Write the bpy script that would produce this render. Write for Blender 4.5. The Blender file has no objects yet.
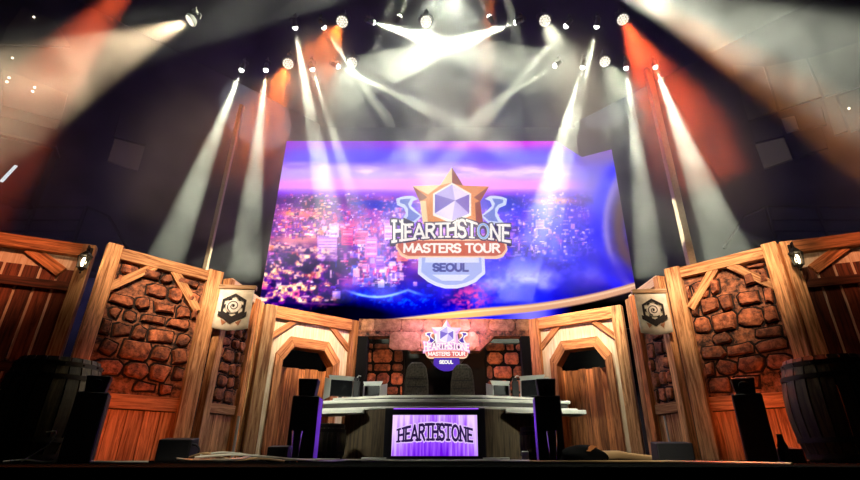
import bpy, math, random
import numpy as np
from mathutils import Vector, Matrix
random.seed(7); np.random.seed(7)
S = bpy.context.scene
COL = S.collection
PI = math.pi

# ------------------------------------------------------------------ camera
F = 478.0; CX = 447.0; PIT = math.atan(.455); CP, SP = math.cos(PIT), math.sin(PIT); CZ = .05
cam = bpy.data.cameras.new('camera'); camo = bpy.data.objects.new('camera', cam); COL.objects.link(camo)
cam.sensor_width = 36; cam.lens = 36 * F / 860; cam.shift_x = -17 / 860
cam.clip_start = .02; cam.clip_end = 200
camo.location = (0, 0, CZ); camo.rotation_euler = (PI / 2 + PIT, 0, 0)
S.camera = camo
S.view_settings.view_transform = 'Standard'; S.view_settings.look = 'None'
S.view_settings.gamma = 1; S.view_settings.use_curve_mapping = False
S.view_settings.exposure = .15

def ray(x, y):
    u = (x - CX) / F; v = (240 - y) / F
    return (u, CP - v * SP, SP + v * CP)
def at(x, y, Y):                      # point of the place at depth Y
    r = ray(x, y); k = Y / r[1]
    return Vector((r[0] * k, Y, r[2] * k + CZ))
def atz(x, y, z):                     # point of the place at height z
    r = ray(x, y); k = (z - CZ) / r[2]
    return Vector((r[0] * k, r[1] * k, z))

# ------------------------------------------------------------------ materials
def nt(name):
    m = bpy.data.materials.new(name); m.use_nodes = True
    t = m.node_tree; b = t.nodes['Principled BSDF']
    return m, t, b
def plain(name, col, rough=.6, metal=0, spec=.5, noise=0.0, nscale=20):
    m, t, b = nt(name)
    b.inputs['Base Color'].default_value = (*col, 1); b.inputs['Roughness'].default_value = rough
    b.inputs['Metallic'].default_value = metal; b.inputs['Specular IOR Level'].default_value = spec
    if noise:
        n = t.nodes.new('ShaderNodeTexNoise'); n.inputs['Scale'].default_value = nscale; n.inputs['Detail'].default_value = 5
        tc = t.nodes.new('ShaderNodeTexCoord'); t.links.new(tc.outputs['Object'], n.inputs['Vector'])
        r = t.nodes.new('ShaderNodeValToRGB')
        r.color_ramp.elements[0].color = (*[c * (1 - noise) for c in col], 1); r.color_ramp.elements[0].position = .3
        r.color_ramp.elements[1].color = (*[min(1, c * (1 + noise)) for c in col], 1); r.color_ramp.elements[1].position = .7
        t.links.new(n.outputs['Fac'], r.inputs['Fac']); t.links.new(r.outputs['Color'], b.inputs['Base Color'])
        bp = t.nodes.new('ShaderNodeBump'); bp.inputs['Strength'].default_value = .3; bp.inputs['Distance'].default_value = .02
        t.links.new(n.outputs['Fac'], bp.inputs['Height']); t.links.new(bp.outputs['Normal'], b.inputs['Normal'])
    return m
def emit(name, col, s):
    m, t, b = nt(name)
    b.inputs['Base Color'].default_value = (0, 0, 0, 1); b.inputs['Specular IOR Level'].default_value = .1
    b.inputs['Emission Color'].default_value = (*col, 1); b.inputs['Emission Strength'].default_value = s
    return m
def wood(name, dark, light, axis='z', knots=.5, rough=.6, streak=13.0, spread=.55):
    m, t, b = nt(name); N = t.nodes; L = t.links
    tc = N.new('ShaderNodeTexCoord'); at_ = N.new('ShaderNodeAttribute'); at_.attribute_name = 'rnd'
    oi = N.new('ShaderNodeObjectInfo')
    ad = N.new('ShaderNodeMath'); ad.operation = 'ADD'; L.new(at_.outputs['Fac'], ad.inputs[0]); L.new(oi.outputs['Random'], ad.inputs[1])
    sc = N.new('ShaderNodeMath'); sc.operation = 'MULTIPLY'; sc.inputs[1].default_value = 37; L.new(ad.outputs[0], sc.inputs[0])
    cb = N.new('ShaderNodeCombineXYZ'); 
    for i in range(3): L.new(sc.outputs[0], cb.inputs[i])
    mp = N.new('ShaderNodeMapping')
    mp.inputs['Scale'].default_value = {'z': (streak, streak, .8), 'x': (.8, streak, streak)}[axis]
    L.new(tc.outputs['Object'], mp.inputs['Vector'])
    va = N.new('ShaderNodeVectorMath'); va.operation = 'ADD'; L.new(mp.outputs[0], va.inputs[0]); L.new(cb.outputs[0], va.inputs[1])
    n1 = N.new('ShaderNodeTexNoise'); n1.inputs['Scale'].default_value = 1.6; n1.inputs['Detail'].default_value = 8; n1.inputs['Roughness'].default_value = .65
    n1.inputs['Distortion'].default_value = .8; L.new(va.outputs[0], n1.inputs['Vector'])
    r = N.new('ShaderNodeValToRGB'); e = r.color_ramp.elements
    e[0].position = .38; e[0].color = (*dark, 1); e[1].position = .6; e[1].color = (*light, 1)
    L.new(n1.outputs['Fac'], r.inputs['Fac'])
    # knots
    v = N.new('ShaderNodeTexVoronoi'); v.inputs['Scale'].default_value = .55
    mp2 = N.new('ShaderNodeMapping'); mp2.inputs['Scale'].default_value = {'z': (5, 5, 2), 'x': (2, 5, 5)}[axis]
    L.new(tc.outputs['Object'], mp2.inputs['Vector'])
    va2 = N.new('ShaderNodeVectorMath'); va2.operation = 'ADD'; L.new(mp2.outputs[0], va2.inputs[0]); L.new(cb.outputs[0], va2.inputs[1])
    L.new(va2.outputs[0], v.inputs['Vector'])
    kr = N.new('ShaderNodeValToRGB'); ke = kr.color_ramp.elements
    ke[0].position = .05; ke[0].color = (1 - knots, 1 - knots, 1 - knots, 1); ke[1].position = .22; ke[1].color = (1, 1, 1, 1)
    L.new(v.outputs['Distance'], kr.inputs['Fac'])
    mx = N.new('ShaderNodeMix'); mx.data_type = 'RGBA'; mx.blend_type = 'MULTIPLY'; mx.inputs['Factor'].default_value = 1
    L.new(r.outputs['Color'], mx.inputs['A']); L.new(kr.outputs['Color'], mx.inputs['B'])
    # board to board variation
    mr = N.new('ShaderNodeMapRange'); mr.inputs['To Min'].default_value = 1 - spread; mr.inputs['To Max'].default_value = 1 + spread * .5
    fr = N.new('ShaderNodeMath'); fr.operation = 'FRACT'; L.new(ad.outputs[0], fr.inputs[0]); L.new(fr.outputs[0], mr.inputs['Value'])
    hs = N.new('ShaderNodeHueSaturation'); L.new(mx.outputs['Result'], hs.inputs['Color']); L.new(mr.outputs[0], hs.inputs['Value'])
    L.new(hs.outputs['Color'], b.inputs['Base Color'])
    b.inputs['Roughness'].default_value = rough; b.inputs['Specular IOR Level'].default_value = .3
    bp = N.new('ShaderNodeBump'); bp.inputs['Strength'].default_value = .45; bp.inputs['Distance'].default_value = .012
    L.new(n1.outputs['Fac'], bp.inputs['Height']); L.new(bp.outputs['Normal'], b.inputs['Normal'])
    return m
def rock(name, dark, light, rough=.75, sc=9, bump=.8, spread=.6):
    m, t, b = nt(name); N = t.nodes; L = t.links
    tc = N.new('ShaderNodeTexCoord'); at_ = N.new('ShaderNodeAttribute'); at_.attribute_name = 'rnd'
    n1 = N.new('ShaderNodeTexNoise'); n1.inputs['Scale'].default_value = sc; n1.inputs['Detail'].default_value = 9; n1.inputs['Roughness'].default_value = .7
    L.new(tc.outputs['Object'], n1.inputs['Vector'])
    r = N.new('ShaderNodeValToRGB'); e = r.color_ramp.elements
    e[0].position = .4; e[0].color = (*dark, 1); e[1].position = .62; e[1].color = (*light, 1)
    L.new(n1.outputs['Fac'], r.inputs['Fac'])
    mr = N.new('ShaderNodeMapRange'); mr.inputs['To Min'].default_value = 1 - spread; mr.inputs['To Max'].default_value = 1.25
    L.new(at_.outputs['Fac'], mr.inputs['Value'])
    hs = N.new('ShaderNodeHueSaturation'); L.new(r.outputs['Color'], hs.inputs['Color']); L.new(mr.outputs[0], hs.inputs['Value'])
    L.new(hs.outputs['Color'], b.inputs['Base Color'])
    b.inputs['Roughness'].default_value = rough
    n2 = N.new('ShaderNodeTexNoise'); n2.inputs['Scale'].default_value = sc * 1.5; n2.inputs['Detail'].default_value = 8
    L.new(tc.outputs['Object'], n2.inputs['Vector'])
    bp = N.new('ShaderNodeBump'); bp.inputs['Strength'].default_value = bump; bp.inputs['Distance'].default_value = .05
    L.new(n2.outputs['Fac'], bp.inputs['Height']); L.new(bp.outputs['Normal'], b.inputs['Normal'])
    return m

M = {}
M['pine'] = wood('pine_beam', (.3, .11, .035), (.9, .5, .23), 'z', .6)
M['pine_x'] = wood('pine_board_horizontal', (.36, .2, .09), (.86, .6, .36), 'x', .4)
M['cream'] = wood('cream_wood', (.72, .5, .32), (.92, .76, .58), 'z', .15, spread=.15)
M['plank'] = wood('plank_wood', (.2, .065, .022), (.7, .27, .095), 'z', .55)
M['orange_plank'] = wood('orange_plank', (.25, .075, .025), (.76, .31, .12), 'z', .5, spread=.35)
M['dark_plank'] = wood('dark_gate_wood', (.05, .012, .006), (.22, .055, .022), 'z', .5)
M['dark_plank_x'] = wood('dark_gate_rail_wood', (.05, .012, .006), (.22, .055, .022), 'x', .5)
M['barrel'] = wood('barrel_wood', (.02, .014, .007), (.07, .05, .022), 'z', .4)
M['desk_wood'] = wood('desk_side_wood', (.05, .035, .02), (.17, .12, .065), 'z', .3)
M['mortar'] = rock('mortar', (.015, .005, .003), (.4, .15, .07), sc=7, bump=1, spread=.0)
M['joint'] = plain('dark_joint', (.01, .004, .003), .9)
M['stone'] = rock('red_stone', (.1, .028, .013), (.56, .18, .075), sc=8, bump=.6)
M['lintel_stone'] = rock('tan_stone', (.3, .13, .06), (.6, .3, .15), sc=7, bump=.5, spread=.35)
M['black'] = plain('black_plastic', (.012, .012, .013), .55)
M['blackmetal'] = plain('black_metal', (.012, .012, .012), .5, .2)
M['fixture'] = plain('fixture_shell', (.1, .1, .09), .7)
M['cloth_black'] = plain('black_cloth', (.008, .008, .008), .95, spec=.1)
M['grille'] = plain('speaker_grille', (.018, .018, .02), .7, noise=.6, nscale=160)
M['iron'] = plain('dark_iron', (.02, .016, .013), .5, .7)
M['parchment'] = plain('parchment_cloth', (.78, .76, .64), .85, noise=.18, nscale=6)
M['ink'] = plain('black_ink', (.01, .01, .012), .7)
M['ink_red'] = plain('rust_ink', (.45, .2, .1), .7)
M['white_paint'] = plain('white_print', (.88, .87, .8), .7)
M['desk_edge'] = plain('pale_laminate', (.75, .75, .64), .45, noise=.12, nscale=4)
M['desk_dark'] = plain('desk_dark', (.03, .026, .022), .6)
M['hall'] = plain('dark_hall_wall', (.007, .006, .006), 1, spec=.0, noise=.3, nscale=1.5)
M['hall_ceiling'] = plain('dark_hall_ceiling', (.006, .006, .006), 1, spec=.0)
M['acoustic_dark'] = plain('acoustic_panel_dark', (.005, .0045, .004), .9, noise=.2)
M['acoustic_mid'] = plain('acoustic_panel_brown', (.06, .05, .04), .9, noise=.2)
M['acoustic_light'] = plain('acoustic_panel_pale', (.26, .245, .21), .9, noise=.15)
M['balcony_wall'] = plain('balcony_wall', (.012, .012, .019), 1, spec=.0, noise=.2, nscale=2)
M['floor'] = plain('black_stage_floor', (.003, .003, .003), 1, spec=.0)
M['tan_pole'] = plain('tan_pole', (.32, .24, .16), .6, noise=.15)
M['cable_white'] = plain('cable_white', (.75, .7, .55), .5)
M['cable_tan'] = plain('cable_tan', (.72, .44, .2), .6)
M['monitor_grey'] = plain('monitor_shell_grey', (.55, .58, .52), .5)
M['monitor_black'] = plain('monitor_black', (.01, .011, .012), .25)
M['chair_fabric'] = plain('chair_fabric', (.07, .06, .045), .85, noise=.5, nscale=30)
M['purple_strip'] = emit('purple_strip', (.35, .08, 1.0), 1.1)
M['glow_white'] = emit('lamp_lens_white', (1, .98, .88), 8)
M['glow_wash'] = emit('wash_cell_white', (1, .9, .75), 1.8)
M['lantern_glow'] = emit('lantern_bulb', (1, .82, .5), 9)
M['booth_light'] = emit('booth_light', (.75, .95, 1), .9)
M['dot'] = emit('small_house_light', (1, .9, .7), 5)
def glass():
    m, t, b = nt('clear_glass'); b.inputs['Transmission Weight'].default_value = 1; b.inputs['Roughness'].default_value = .05
    b.inputs['Base Color'].default_value = (.95, .95, .95, 1); b.inputs['IOR'].default_value = 1.25; return m
M['glass'] = glass()

# ------------------------------------------------------------------ mesh helpers
class MB:
    def __init__(s): s.v = []; s.f = []; s.r = []; s.m = []
    def add(s, vs, fs, r=None, mi=0):
        o = len(s.v); s.v += [tuple(v) for v in vs]; r = random.random() if r is None else r
        for f in fs: s.f.append(tuple(i + o for i in f)); s.r.append(r); s.m.append(mi)
        return s
    def box(s, x0, x1, y0, y1, z0, z1, r=None, mi=0, c=0.0):
        if c <= 0:
            return s.add([(x0,y0,z0),(x1,y0,z0),(x1,y1,z0),(x0,y1,z0),(x0,y0,z1),(x1,y0,z1),(x1,y1,z1),(x0,y1,z1)],
                  [(0,3,2,1),(4,5,6,7),(0,1,5,4),(1,2,6,5),(2,3,7,6),(3,0,4,7)], r, mi)
        c = min(c, (x1-x0)*.45, (y1-y0)*.45, (z1-z0)*.45)
        pts = [(x0+c,y0),(x1-c,y0),(x1,y0+c),(x1,y1-c),(x1-c,y1),(x0+c,y1),(x0,y1-c),(x0,y0+c)]
        ins = [(x0+c,y0+c),(x1-c,y0+c),(x1-c,y0+c),(x1-c,y1-c),(x1-c,y1-c),(x0+c,y1-c),(x0+c,y1-c),(x0+c,y0+c)]
        vs = [(a,b,z0+c) for a,b in pts] + [(a,b,z1-c) for a,b in pts]
        fs = [(i,(i+1)%8,(i+1)%8+8,i+8) for i in range(8)]
        vs += [(x0+c,y0+c,z0),(x1-c,y0+c,z0),(x1-c,y1-c,z0),(x0+c,y1-c,z0),(x0+c,y0+c,z1),(x1-c,y0+c,z1),(x1-c,y1-c,z1),(x0+c,y1-c,z1)]
        fs += [(19,18,17,16),(20,21,22,23)]
        for b, o, flip in ((0,16,0),(8,20,1)):
            q = [(b+0,b+1,o+1,o+0),(b+1,b+2,o+1),(b+2,b+3,o+2,o+1),(b+3,b+4,o+2),(b+4,b+5,o+3,o+2),(b+5,b+6,o+3),(b+6,b+7,o+0,o+3),(b+7,b+0,o+0)]
            fs += [f if flip else f[::-1] for f in q]
        return s.add(vs, fs, r, mi)
    def prism(s, poly, y0, y1, r=None, mi=0):     # poly in xz, extruded along y
        n = len(poly)
        ar = sum(poly[i][0]*poly[(i+1)%n][1]-poly[(i+1)%n][0]*poly[i][1] for i in range(n))
        if ar < 0: poly = poly[::-1]
        vs = [(x,y0,z) for x,z in poly] + [(x,y1,z) for x,z in poly]
        fs = [tuple(range(n)), tuple(range(2*n-1, n-1, -1))] + [(i,i+n,(i+1)%n+n,(i+1)%n) for i in range(n)]
        return s.add(vs, fs, r, mi)
    def tube(s, pts, rad, n=8, r=None, mi=0, cap=True):
        pts = [Vector(p) for p in pts]; rs = rad if isinstance(rad, (list, tuple)) else [rad]*len(pts)
        vs = []; up = None
        for i, p in enumerate(pts):
            d = (pts[min(i+1,len(pts)-1)] - pts[max(i-1,0)]).normalized()
            if up is None: up = Vector((0,0,1)) if abs(d.z) < .9 else Vector((1,0,0))
            a = d.cross(up).normalized(); b = a.cross(d).normalized(); up = b
            for k in range(n):
                t = 2*PI*k/n; vs.append(p + (a*math.cos(t) + b*math.sin(t))*rs[i])
        fs = [(i*n+k, i*n+(k+1)%n, (i+1)*n+(k+1)%n, (i+1)*n+k) for i in range(len(pts)-1) for k in range(n)]
        if cap: fs += [tuple(range(n))[::-1], tuple((len(pts)-1)*n+k for k in range(n))]
        return s.add(vs, fs, r, mi)
    def lathe(s, prof, n=24, c=(0,0,0), r=None, mi=0, wob=None):
        vs = []
        for (rad, z) in prof:
            for k in range(n):
                t = 2*PI*k/n; q = rad*(wob(k) if wob else 1)
                vs.append((c[0]+q*math.cos(t), c[1]+q*math.sin(t), c[2]+z))
        fs = [(i*n+k, i*n+(k+1)%n, (i+1)*n+(k+1)%n, (i+1)*n+k) for i in range(len(prof)-1) for k in range(n)]
        fs += [tuple(range(n))[::-1], tuple((len(prof)-1)*n+k for k in range(n))]
        return s.add(vs, fs, r, mi)
    def build(s, name, mat, parent=None, loc=(0,0,0), rot=(0,0,0), bev=0, smooth=False):
        me = bpy.data.meshes.new(name); me.from_pydata(s.v, [], s.f)
        for m in (mat if isinstance(mat, (list,tuple)) else [mat]): me.materials.append(m)
        me.polygons.foreach_set('material_index', s.m)
        a = me.attributes.new('rnd', 'FLOAT', 'FACE'); a.data.foreach_set('value', s.r)
        me.update()
        o = bpy.data.objects.new(name, me); COL.objects.link(o); o.location = loc; o.rotation_euler = rot
        if parent: o.parent = parent
        if smooth:
            me.polygons.foreach_set('use_smooth', [True]*len(me.polygons))
            try: me.set_sharp_from_angle(angle=math.radians(40))
            except Exception: pass
        if bev:
            b = o.modifiers.new('bevel', 'BEVEL'); b.width = bev; b.segments = 2; b.limit_method = 'ANGLE'
        return o
def tag(o, label=None, cat=None, group=None, kind=None):
    if label: o['label'] = label
    if cat: o['category'] = cat
    if group: o['group'] = group
    if kind: o['kind'] = kind
    return o
def empty(name, loc=(0,0,0), rz=0, label=None, cat=None, group=None):
    o = bpy.data.objects.new(name, None); COL.objects.link(o); o.location = loc; o.rotation_euler = (0,0,rz)
    o.empty_display_size = .2
    return tag(o, label, cat, group)
def kids(o): return [c for c in list(COL.objects) if c.parent == o]
def copy_tree(o, parent=None):
    c = o.copy(); COL.objects.link(c)
    if parent: c.parent = parent
    for ch in kids(o): copy_tree(ch, c)
    return c
def beam(root, name, p0, p1, w, y0, y1, mat, bev=.01, label=None):   # straight timber between two points of the panel plane
    dx, dz = p1[0]-p0[0], p1[1]-p0[1]; L = math.hypot(dx, dz)
    o = MB().box(-w/2, w/2, y0, y1, 0, L, r=random.random()).build(name, mat, root, (p0[0], 0, p0[1]), (0, math.atan2(dx, dz), 0), bev)
    if label: o['label'] = label
    return o

def stones(mb, x0, x1, z0, z1, y, inside=lambda x, z: True, rh=.27, rw=.42, depth=.07, drop=0.0, mi=1, gap=.03, jit=.03, edge=None):
    z = z0; k = 0
    while z < z1 - .06:
        h = min(rh*random.uniform(.75, 1.25), z1 - z); x = x0 - random.uniform(0, rw*.8); k += 1
        while x < x1:
            w = rw*random.uniform(.55, 1.3)
            a, b = max(x, x0), min(x+w, x1)
            cxm, czm = (a+b)/2, z+h/2
            if b - a > .09 and inside(cxm, czm) and random.random() >= drop:
                g = gap*random.uniform(.5, 1.3); j = jit
                A, B, C_, D = a+g/2, b-g/2, z+g/2, z+h-g/2
                ch = min(B-A, D-C_)*random.uniform(.14, .3)
                pts = [(A+ch,C_),(B-ch,C_),(B,C_+ch),(B,D-ch),(B-ch,D),(A+ch,D),(A,D-ch),(A,C_+ch)]
                pts = [(px+random.uniform(-j,j), pz+random.uniform(-j,j)) for px,pz in pts]
                mx, mz = sum(p[0] for p in pts)/8, sum(p[1] for p in pts)/8
                d = depth*random.uniform(.6, 1.3); vs = []
                for sc, dy in ((1, 0), (.97, -d*.7), (.84, -d), (.45, -d*1.07)):
                    vs += [(mx+(px-mx)*sc, y+dy+(random.uniform(-.006,.006) if dy else 0), mz+(pz-mz)*sc) for px,pz in pts]
                fs = [(i*8+q, i*8+(q+1)%8, (i+1)*8+(q+1)%8, (i+1)*8+q) for i in range(3) for q in range(8)] + [tuple(24+q for q in range(8))]
                mb.add(vs, fs, None, mi)
                if edge is not None:
                    mb.add([(mx+(px-mx)*1.0+(.03 if px > mx else -.03), y-.005, mz+(pz-mz)*1.0+(.03 if pz > mz else -.03)) for px,pz in pts], [tuple(range(8))], .5, edge)
            x += w
        z += h
    return mb
def planks(mb, x0, x1, z0, z1, y0, y1, w=.16, gap=.006, mi=0, ragged=0):
    n = max(1, round((x1-x0)/w)); w = (x1-x0)/n
    for i in range(n):
        mb.box(x0+i*w+gap/2, x0+(i+1)*w-gap/2, y0+random.uniform(0,.006), y1, z0, z1+random.uniform(-ragged, ragged), None, mi, c=.004)
    return mb

# ------------------------------------------------------------------ the hall (setting)
def structure(o): o['kind'] = 'structure'; return o
structure(MB().box(-16, 16, 3.0, 18, -.9, 0).build('floor', M['floor']))
structure(MB().box(-18, 18, -3, 19, 13.2, 13.4).build('ceiling', M['hall_ceiling']))
structure(MB().box(-8, 8, 17, 17.2, 0, 13.2).build('wall_back', M['hall']))
def wall_seg(name, A, B, mat, th=.2, z0=0, z1=13.2):
    a = math.atan2(B[1]-A[1], B[0]-A[0]); L = math.dist(A, B)
    return structure(MB().box(0, L, 0, th, z0, z1).build(name, mat, None, (A[0], A[1], 0), (0, 0, a)))
wall_seg('wall_left', (-15.0, 7.3), (-5.5, 16.8), M['balcony_wall'])
wall_seg('wall_right', (5.5, 16.7), (15.0, 7.2), M['balcony_wall'])

def on_plane(A, B, x, y):
    r = ray(x, y); dx, dy = B[0]-A[0], B[1]-A[1]; L = math.hypot(dx, dy)
    det = r[0]*(-dy) - r[1]*(-dx); k = (A[0]*(-dy) - A[1]*(-dx))/det
    return ((r[0]*k-A[0])*dx + (r[1]*k-A[1])*dy)/L, r[2]*k + CZ
def wall_panel(name, A, B, quad, mat, y0, y1, label, cat, group=None, extra=None):
    a = math.atan2(B[1]-A[1], B[0]-A[0]); P = [on_plane(A, B, *q) for q in quad]
    s0 = sum(p[0] for p in P)/len(P); z0 = sum(p[1] for p in P)/len(P)
    c = Vector((A[0], A[1], 0)) + Vector((math.cos(a), math.sin(a), 0))*s0
    o = MB().prism([(p[0]-s0, p[1]-z0) for p in P], y0, y1).build(name, mat, None, (c.x, c.y, z0), (0, 0, a), .01)
    return tag(o, label, cat, group)
RA, RB = (5.5, 16.7), (15.0, 7.2); LA, LB = (-15.0, 7.3), (-5.5, 16.8)
for q, m, l in [
  ([(733,66),(764,68),(778,113),(749,122)], 'acoustic_mid', 'brown acoustic wall panel, tall one at the upper left of the right hand cluster'),
  ([(767,68),(806,60),(822,98),(781,112)], 'acoustic_mid', 'brown acoustic wall panel at the top middle of the right hand cluster'),
  ([(809,60),(860,44),(860,88),(825,98)], 'acoustic_mid', 'brown acoustic wall panel at the top right of the right hand cluster'),
  ([(749,124),(778,115),(785,137),(756,144)], 'acoustic_dark', 'dark acoustic wall panel directly above the pale right hand one'),
  ([(782,120),(795,117),(799,130),(787,134)], 'acoustic_light', 'small pale square acoustic panel among dark ones on the right wall'),
  ([(756,146),(785,139),(793,160),(765,170)], 'acoustic_light', 'large pale acoustic panel at the lower left corner of the right hand cluster'),
  ([(789,138),(822,128),(828,149),(795,160)], 'acoustic_dark', 'dark acoustic wall panel right of the large pale one'),
  ([(824,100),(836,97),(848,132),(835,137)], 'acoustic_mid', 'narrow brown acoustic wall panel at the right of the right hand cluster'),
  ([(797,116),(822,108),(827,126),(801,131)], 'acoustic_dark', 'dark acoustic wall panel right of the small pale square'),
  ([(839,98),(860,90),(860,130),(851,133)], 'acoustic_mid', 'brown acoustic wall panel at the right picture edge')]:
    wall_panel('acoustic_panel', RA, RB, q, M[m], -.1, 0, l, 'acoustic panel', 'acoustic panels on the hall walls')
for q, m, l in [
  ([(114,140),(144,148),(137,172),(107,162)], 'acoustic_light', 'pale square acoustic panel on the left hall wall'),
  ([(22,9),(54,22),(70,48),(0,46),(6,30)], 'acoustic_mid', 'brown panel with a pale rim high in the upper left corner'),
  ([(120,112),(152,121),(145,146),(113,138)], 'acoustic_dark', 'dark acoustic panel just above the pale left wall panel')]:
    wall_panel('acoustic_panel', LA, LB, q, M[m], -.1, 0, l, 'acoustic panel', 'acoustic panels on the hall walls')
tb = wall_panel('technical_box', LA, LB, [(0,80),(64,104),(57,130),(0,116)], M['acoustic_mid'], -.6, 0, 'brown boxed gallery front with small house lights on it, left wall', 'gallery box')
def dot(x, y, A, B, off, l):
    s, z = on_plane(A, B, x, y); a = math.atan2(B[1]-A[1], B[0]-A[0])
    c = Vector((A[0], A[1], 0)) + Vector((math.cos(a), math.sin(a), 0))*s + Vector((math.sin(a), -math.cos(a), 0))*off
    o = MB().lathe([(.012,0),(.026,.015),(.026,.035),(.012,.05)], 12).build('house_light', M['dot'], None, (c.x, c.y, z), smooth=True)
    tag(o, l, 'light', 'small house lights')
for x, y, off, l in [(33,20,.12,'tiny white house light high in the upper left corner'), (12,59,.02,'lone tiny house light above the left gallery box'),
    (6,90,.62,'upper tiny house light at the left end of the gallery box'), (4,94,.62,'lower tiny house light at the left end of the gallery box'),
    (31,99,.62,'upper tiny house light on the middle of the gallery box'), (29,103,.62,'lower tiny house light on the middle of the gallery box')]:
    dot(x, y, LA, LB, off, l)
dot(850, 111, RA, RB, .12, 'tiny house light near the right picture edge among brown panels')

# balconies with railings
def balcony(side):
    sg = -1 if side == 'left' else 1
    xe = 9.4*sg if side == 'left' else 8.3*sg
    r = empty('balcony', (xe, 11, 0), 0, 'dark balcony ledge with black metal railing above the %s gate' % side, 'balcony')
    X = lambda d: sg*d
    b = lambda x0, x1: (min(x0, x1), max(x0, x1))
    MB().box(*b(0, X(5)), -.1, 1.4, 4.55, 4.95).build('ledge', M['hall'], r)
    def rail(z, rad=.035): 
        MB().tube([(0,0,z),(X(5),0,z)], rad).build('rail', M['cloth_black'], r)
    for z in (6.0, 5.62, 5.3): rail(z, .04 if z == 6.0 else .025)
    for d in (.02, 1.35, 2.7, 4.0): MB().tube([(X(d),0,4.95),(X(d),0,6.0)], .045).build('post', M['cloth_black'], r)
    MB().tube([(0,0,6.0),(-X(.45),.25,5.85),(-X(1.1),.4,5.0)], .035).build('stair_handrail', M['cloth_black'], r)
    return r
balcony('left'); balcony('right')
# control booth, left edge of the picture
bo = empty('control_booth', tuple(at(8, 165, 10.3)), .5, 'dark control booth with a lit slanted window at the left picture edge', 'booth')
MB().box(-2.2, .75, 0, .5, -.9, .75, c=.03).build('booth_body', M['hall'], bo)
MB().box(-2.2, .8, -.12, .5, .75, .82, c=.01).build('booth_roof', M['acoustic_mid'], bo)
MB().prism([(-.02,-.5),(.05,-.5),(.19,.02),(.13,.03)], -.03, 0).build('lit_window', M['booth_light'], bo)

# slim vertical support poles
for (xb, yb, yt, Y, w, l) in ((205, 270, 105, 10.6, .05, 'slim tan vertical pole rising behind the left stone panel'), (692, 266, 70, 10.4, .085, 'tan vertical pole rising behind the right stone panel')):
    p = at(xb, yb, Y); zt = at(xb, yt, Y).z
    tag(MB().box(-w, w, -w, w, 0, zt, c=.01).build('support_pole', M['tan_pole'], None, (p.x, Y, 0)), l, 'pole')

# ------------------------------------------------------------------ the scenery panels
class Panel:
    def __init__(s, name, O, I, side, label, cat):
        s.sg = 1 if side == 'left' else -1
        d = (I[0]-O[0], I[1]-O[1]) if side == 'left' else (O[0]-I[0], O[1]-I[1])
        s.W = math.dist(O, I)
        s.r = empty(name, (O[0], O[1], 0), math.atan2(d[1], d[0]), label, cat)
        s.r.scale = (1, 1, .983)
    def x(s, a, b): return (min(s.sg*a, s.sg*b), max(s.sg*a, s.sg*b))
    def post(s, a, b, z0, z1, y0=-.12, y1=.06, mat='pine', name='post', lean=0):
        xa, xb = s.x(a, b); w = xb-xa
        o = MB().box(-w/2, w/2, y0, y1, 0, z1-z0, r=random.random()).build(name, M[mat], s.r, ((xa+xb)/2, 0, z0), (0,0,0), .012); return o
    def hbeam(s, a, b, z0, z1, y0=-.1, y1=.06, mat='pine', name='top_beam'):
        return beam(s.r, name, (s.sg*a, (z0+z1)/2), (s.sg*b, (z0+z1)/2), z1-z0, y0, y1, M[mat])
    def brace(s, p, q, w, y0=-.09, y1=.02, mat='pine', name='brace'):
        return beam(s.r, name, (s.sg*p[0], p[1]), (s.sg*q[0], q[1]), w, y0, y1, M[mat])
    def prism(s, pts, y0, y1, mat, name, bev=.008):
        return MB().prism([(s.sg*a, z) for a, z in pts], y0, y1).build(name, M[mat], s.r, bev=bev)

def gate_wing(side, O, I, ext=2.6):
    d = Vector((O[0]-I[0], O[1]-I[1])).normalized(); Oe = (O[0]+d.x*ext, O[1]+d.y*ext)
    P = Panel('timber_gate_wall', Oe, I, side, 'tall dark red plank gate wall at the far %s, lantern on its post' % side, 'gate wall')
    W = P.W; e = ext
    P.post(W-.2, W, 0, 3.66)
    P.hbeam(0, W-.2, 3.43, 3.66, -.1, .06, 'plank')
    P.prism([(0,0),(W-.2,0),(W-.2,3.43),(0,3.43)], .05, .09, 'cream', 'backing_board', 0)  # pale board also stands in for light coming through the plank gaps
    for off in (-.02, 1.45): P.brace((W-.2-.78-off, 3.47), (W-.2-.22-off, 3.10), .2, -.03, .05, 'plank')
    mb = MB(); planks(mb, *P.x(0, W-.2), 0, 3.17, .025, .048, .255, .04); mb.build('plank_boards', M['dark_plank'], P.r)
    P.hbeam(0, W-.2, 2.76, 2.92, -.06, 0, 'dark_plank', 'rail'); P.hbeam(0, W-.2, 1.33, 1.5, -.06, 0, 'dark_plank', 'rail')
    P.hbeam(0, W-.2, .12, .28, -.06, 0, 'dark_plank', 'rail')
    return P
gl = gate_wing('left', (-7.8, 7.53), (-6.49, 8.14))
gr = gate_wing('right', (7.2, 7.53), (6.04, 7.98))

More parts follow.
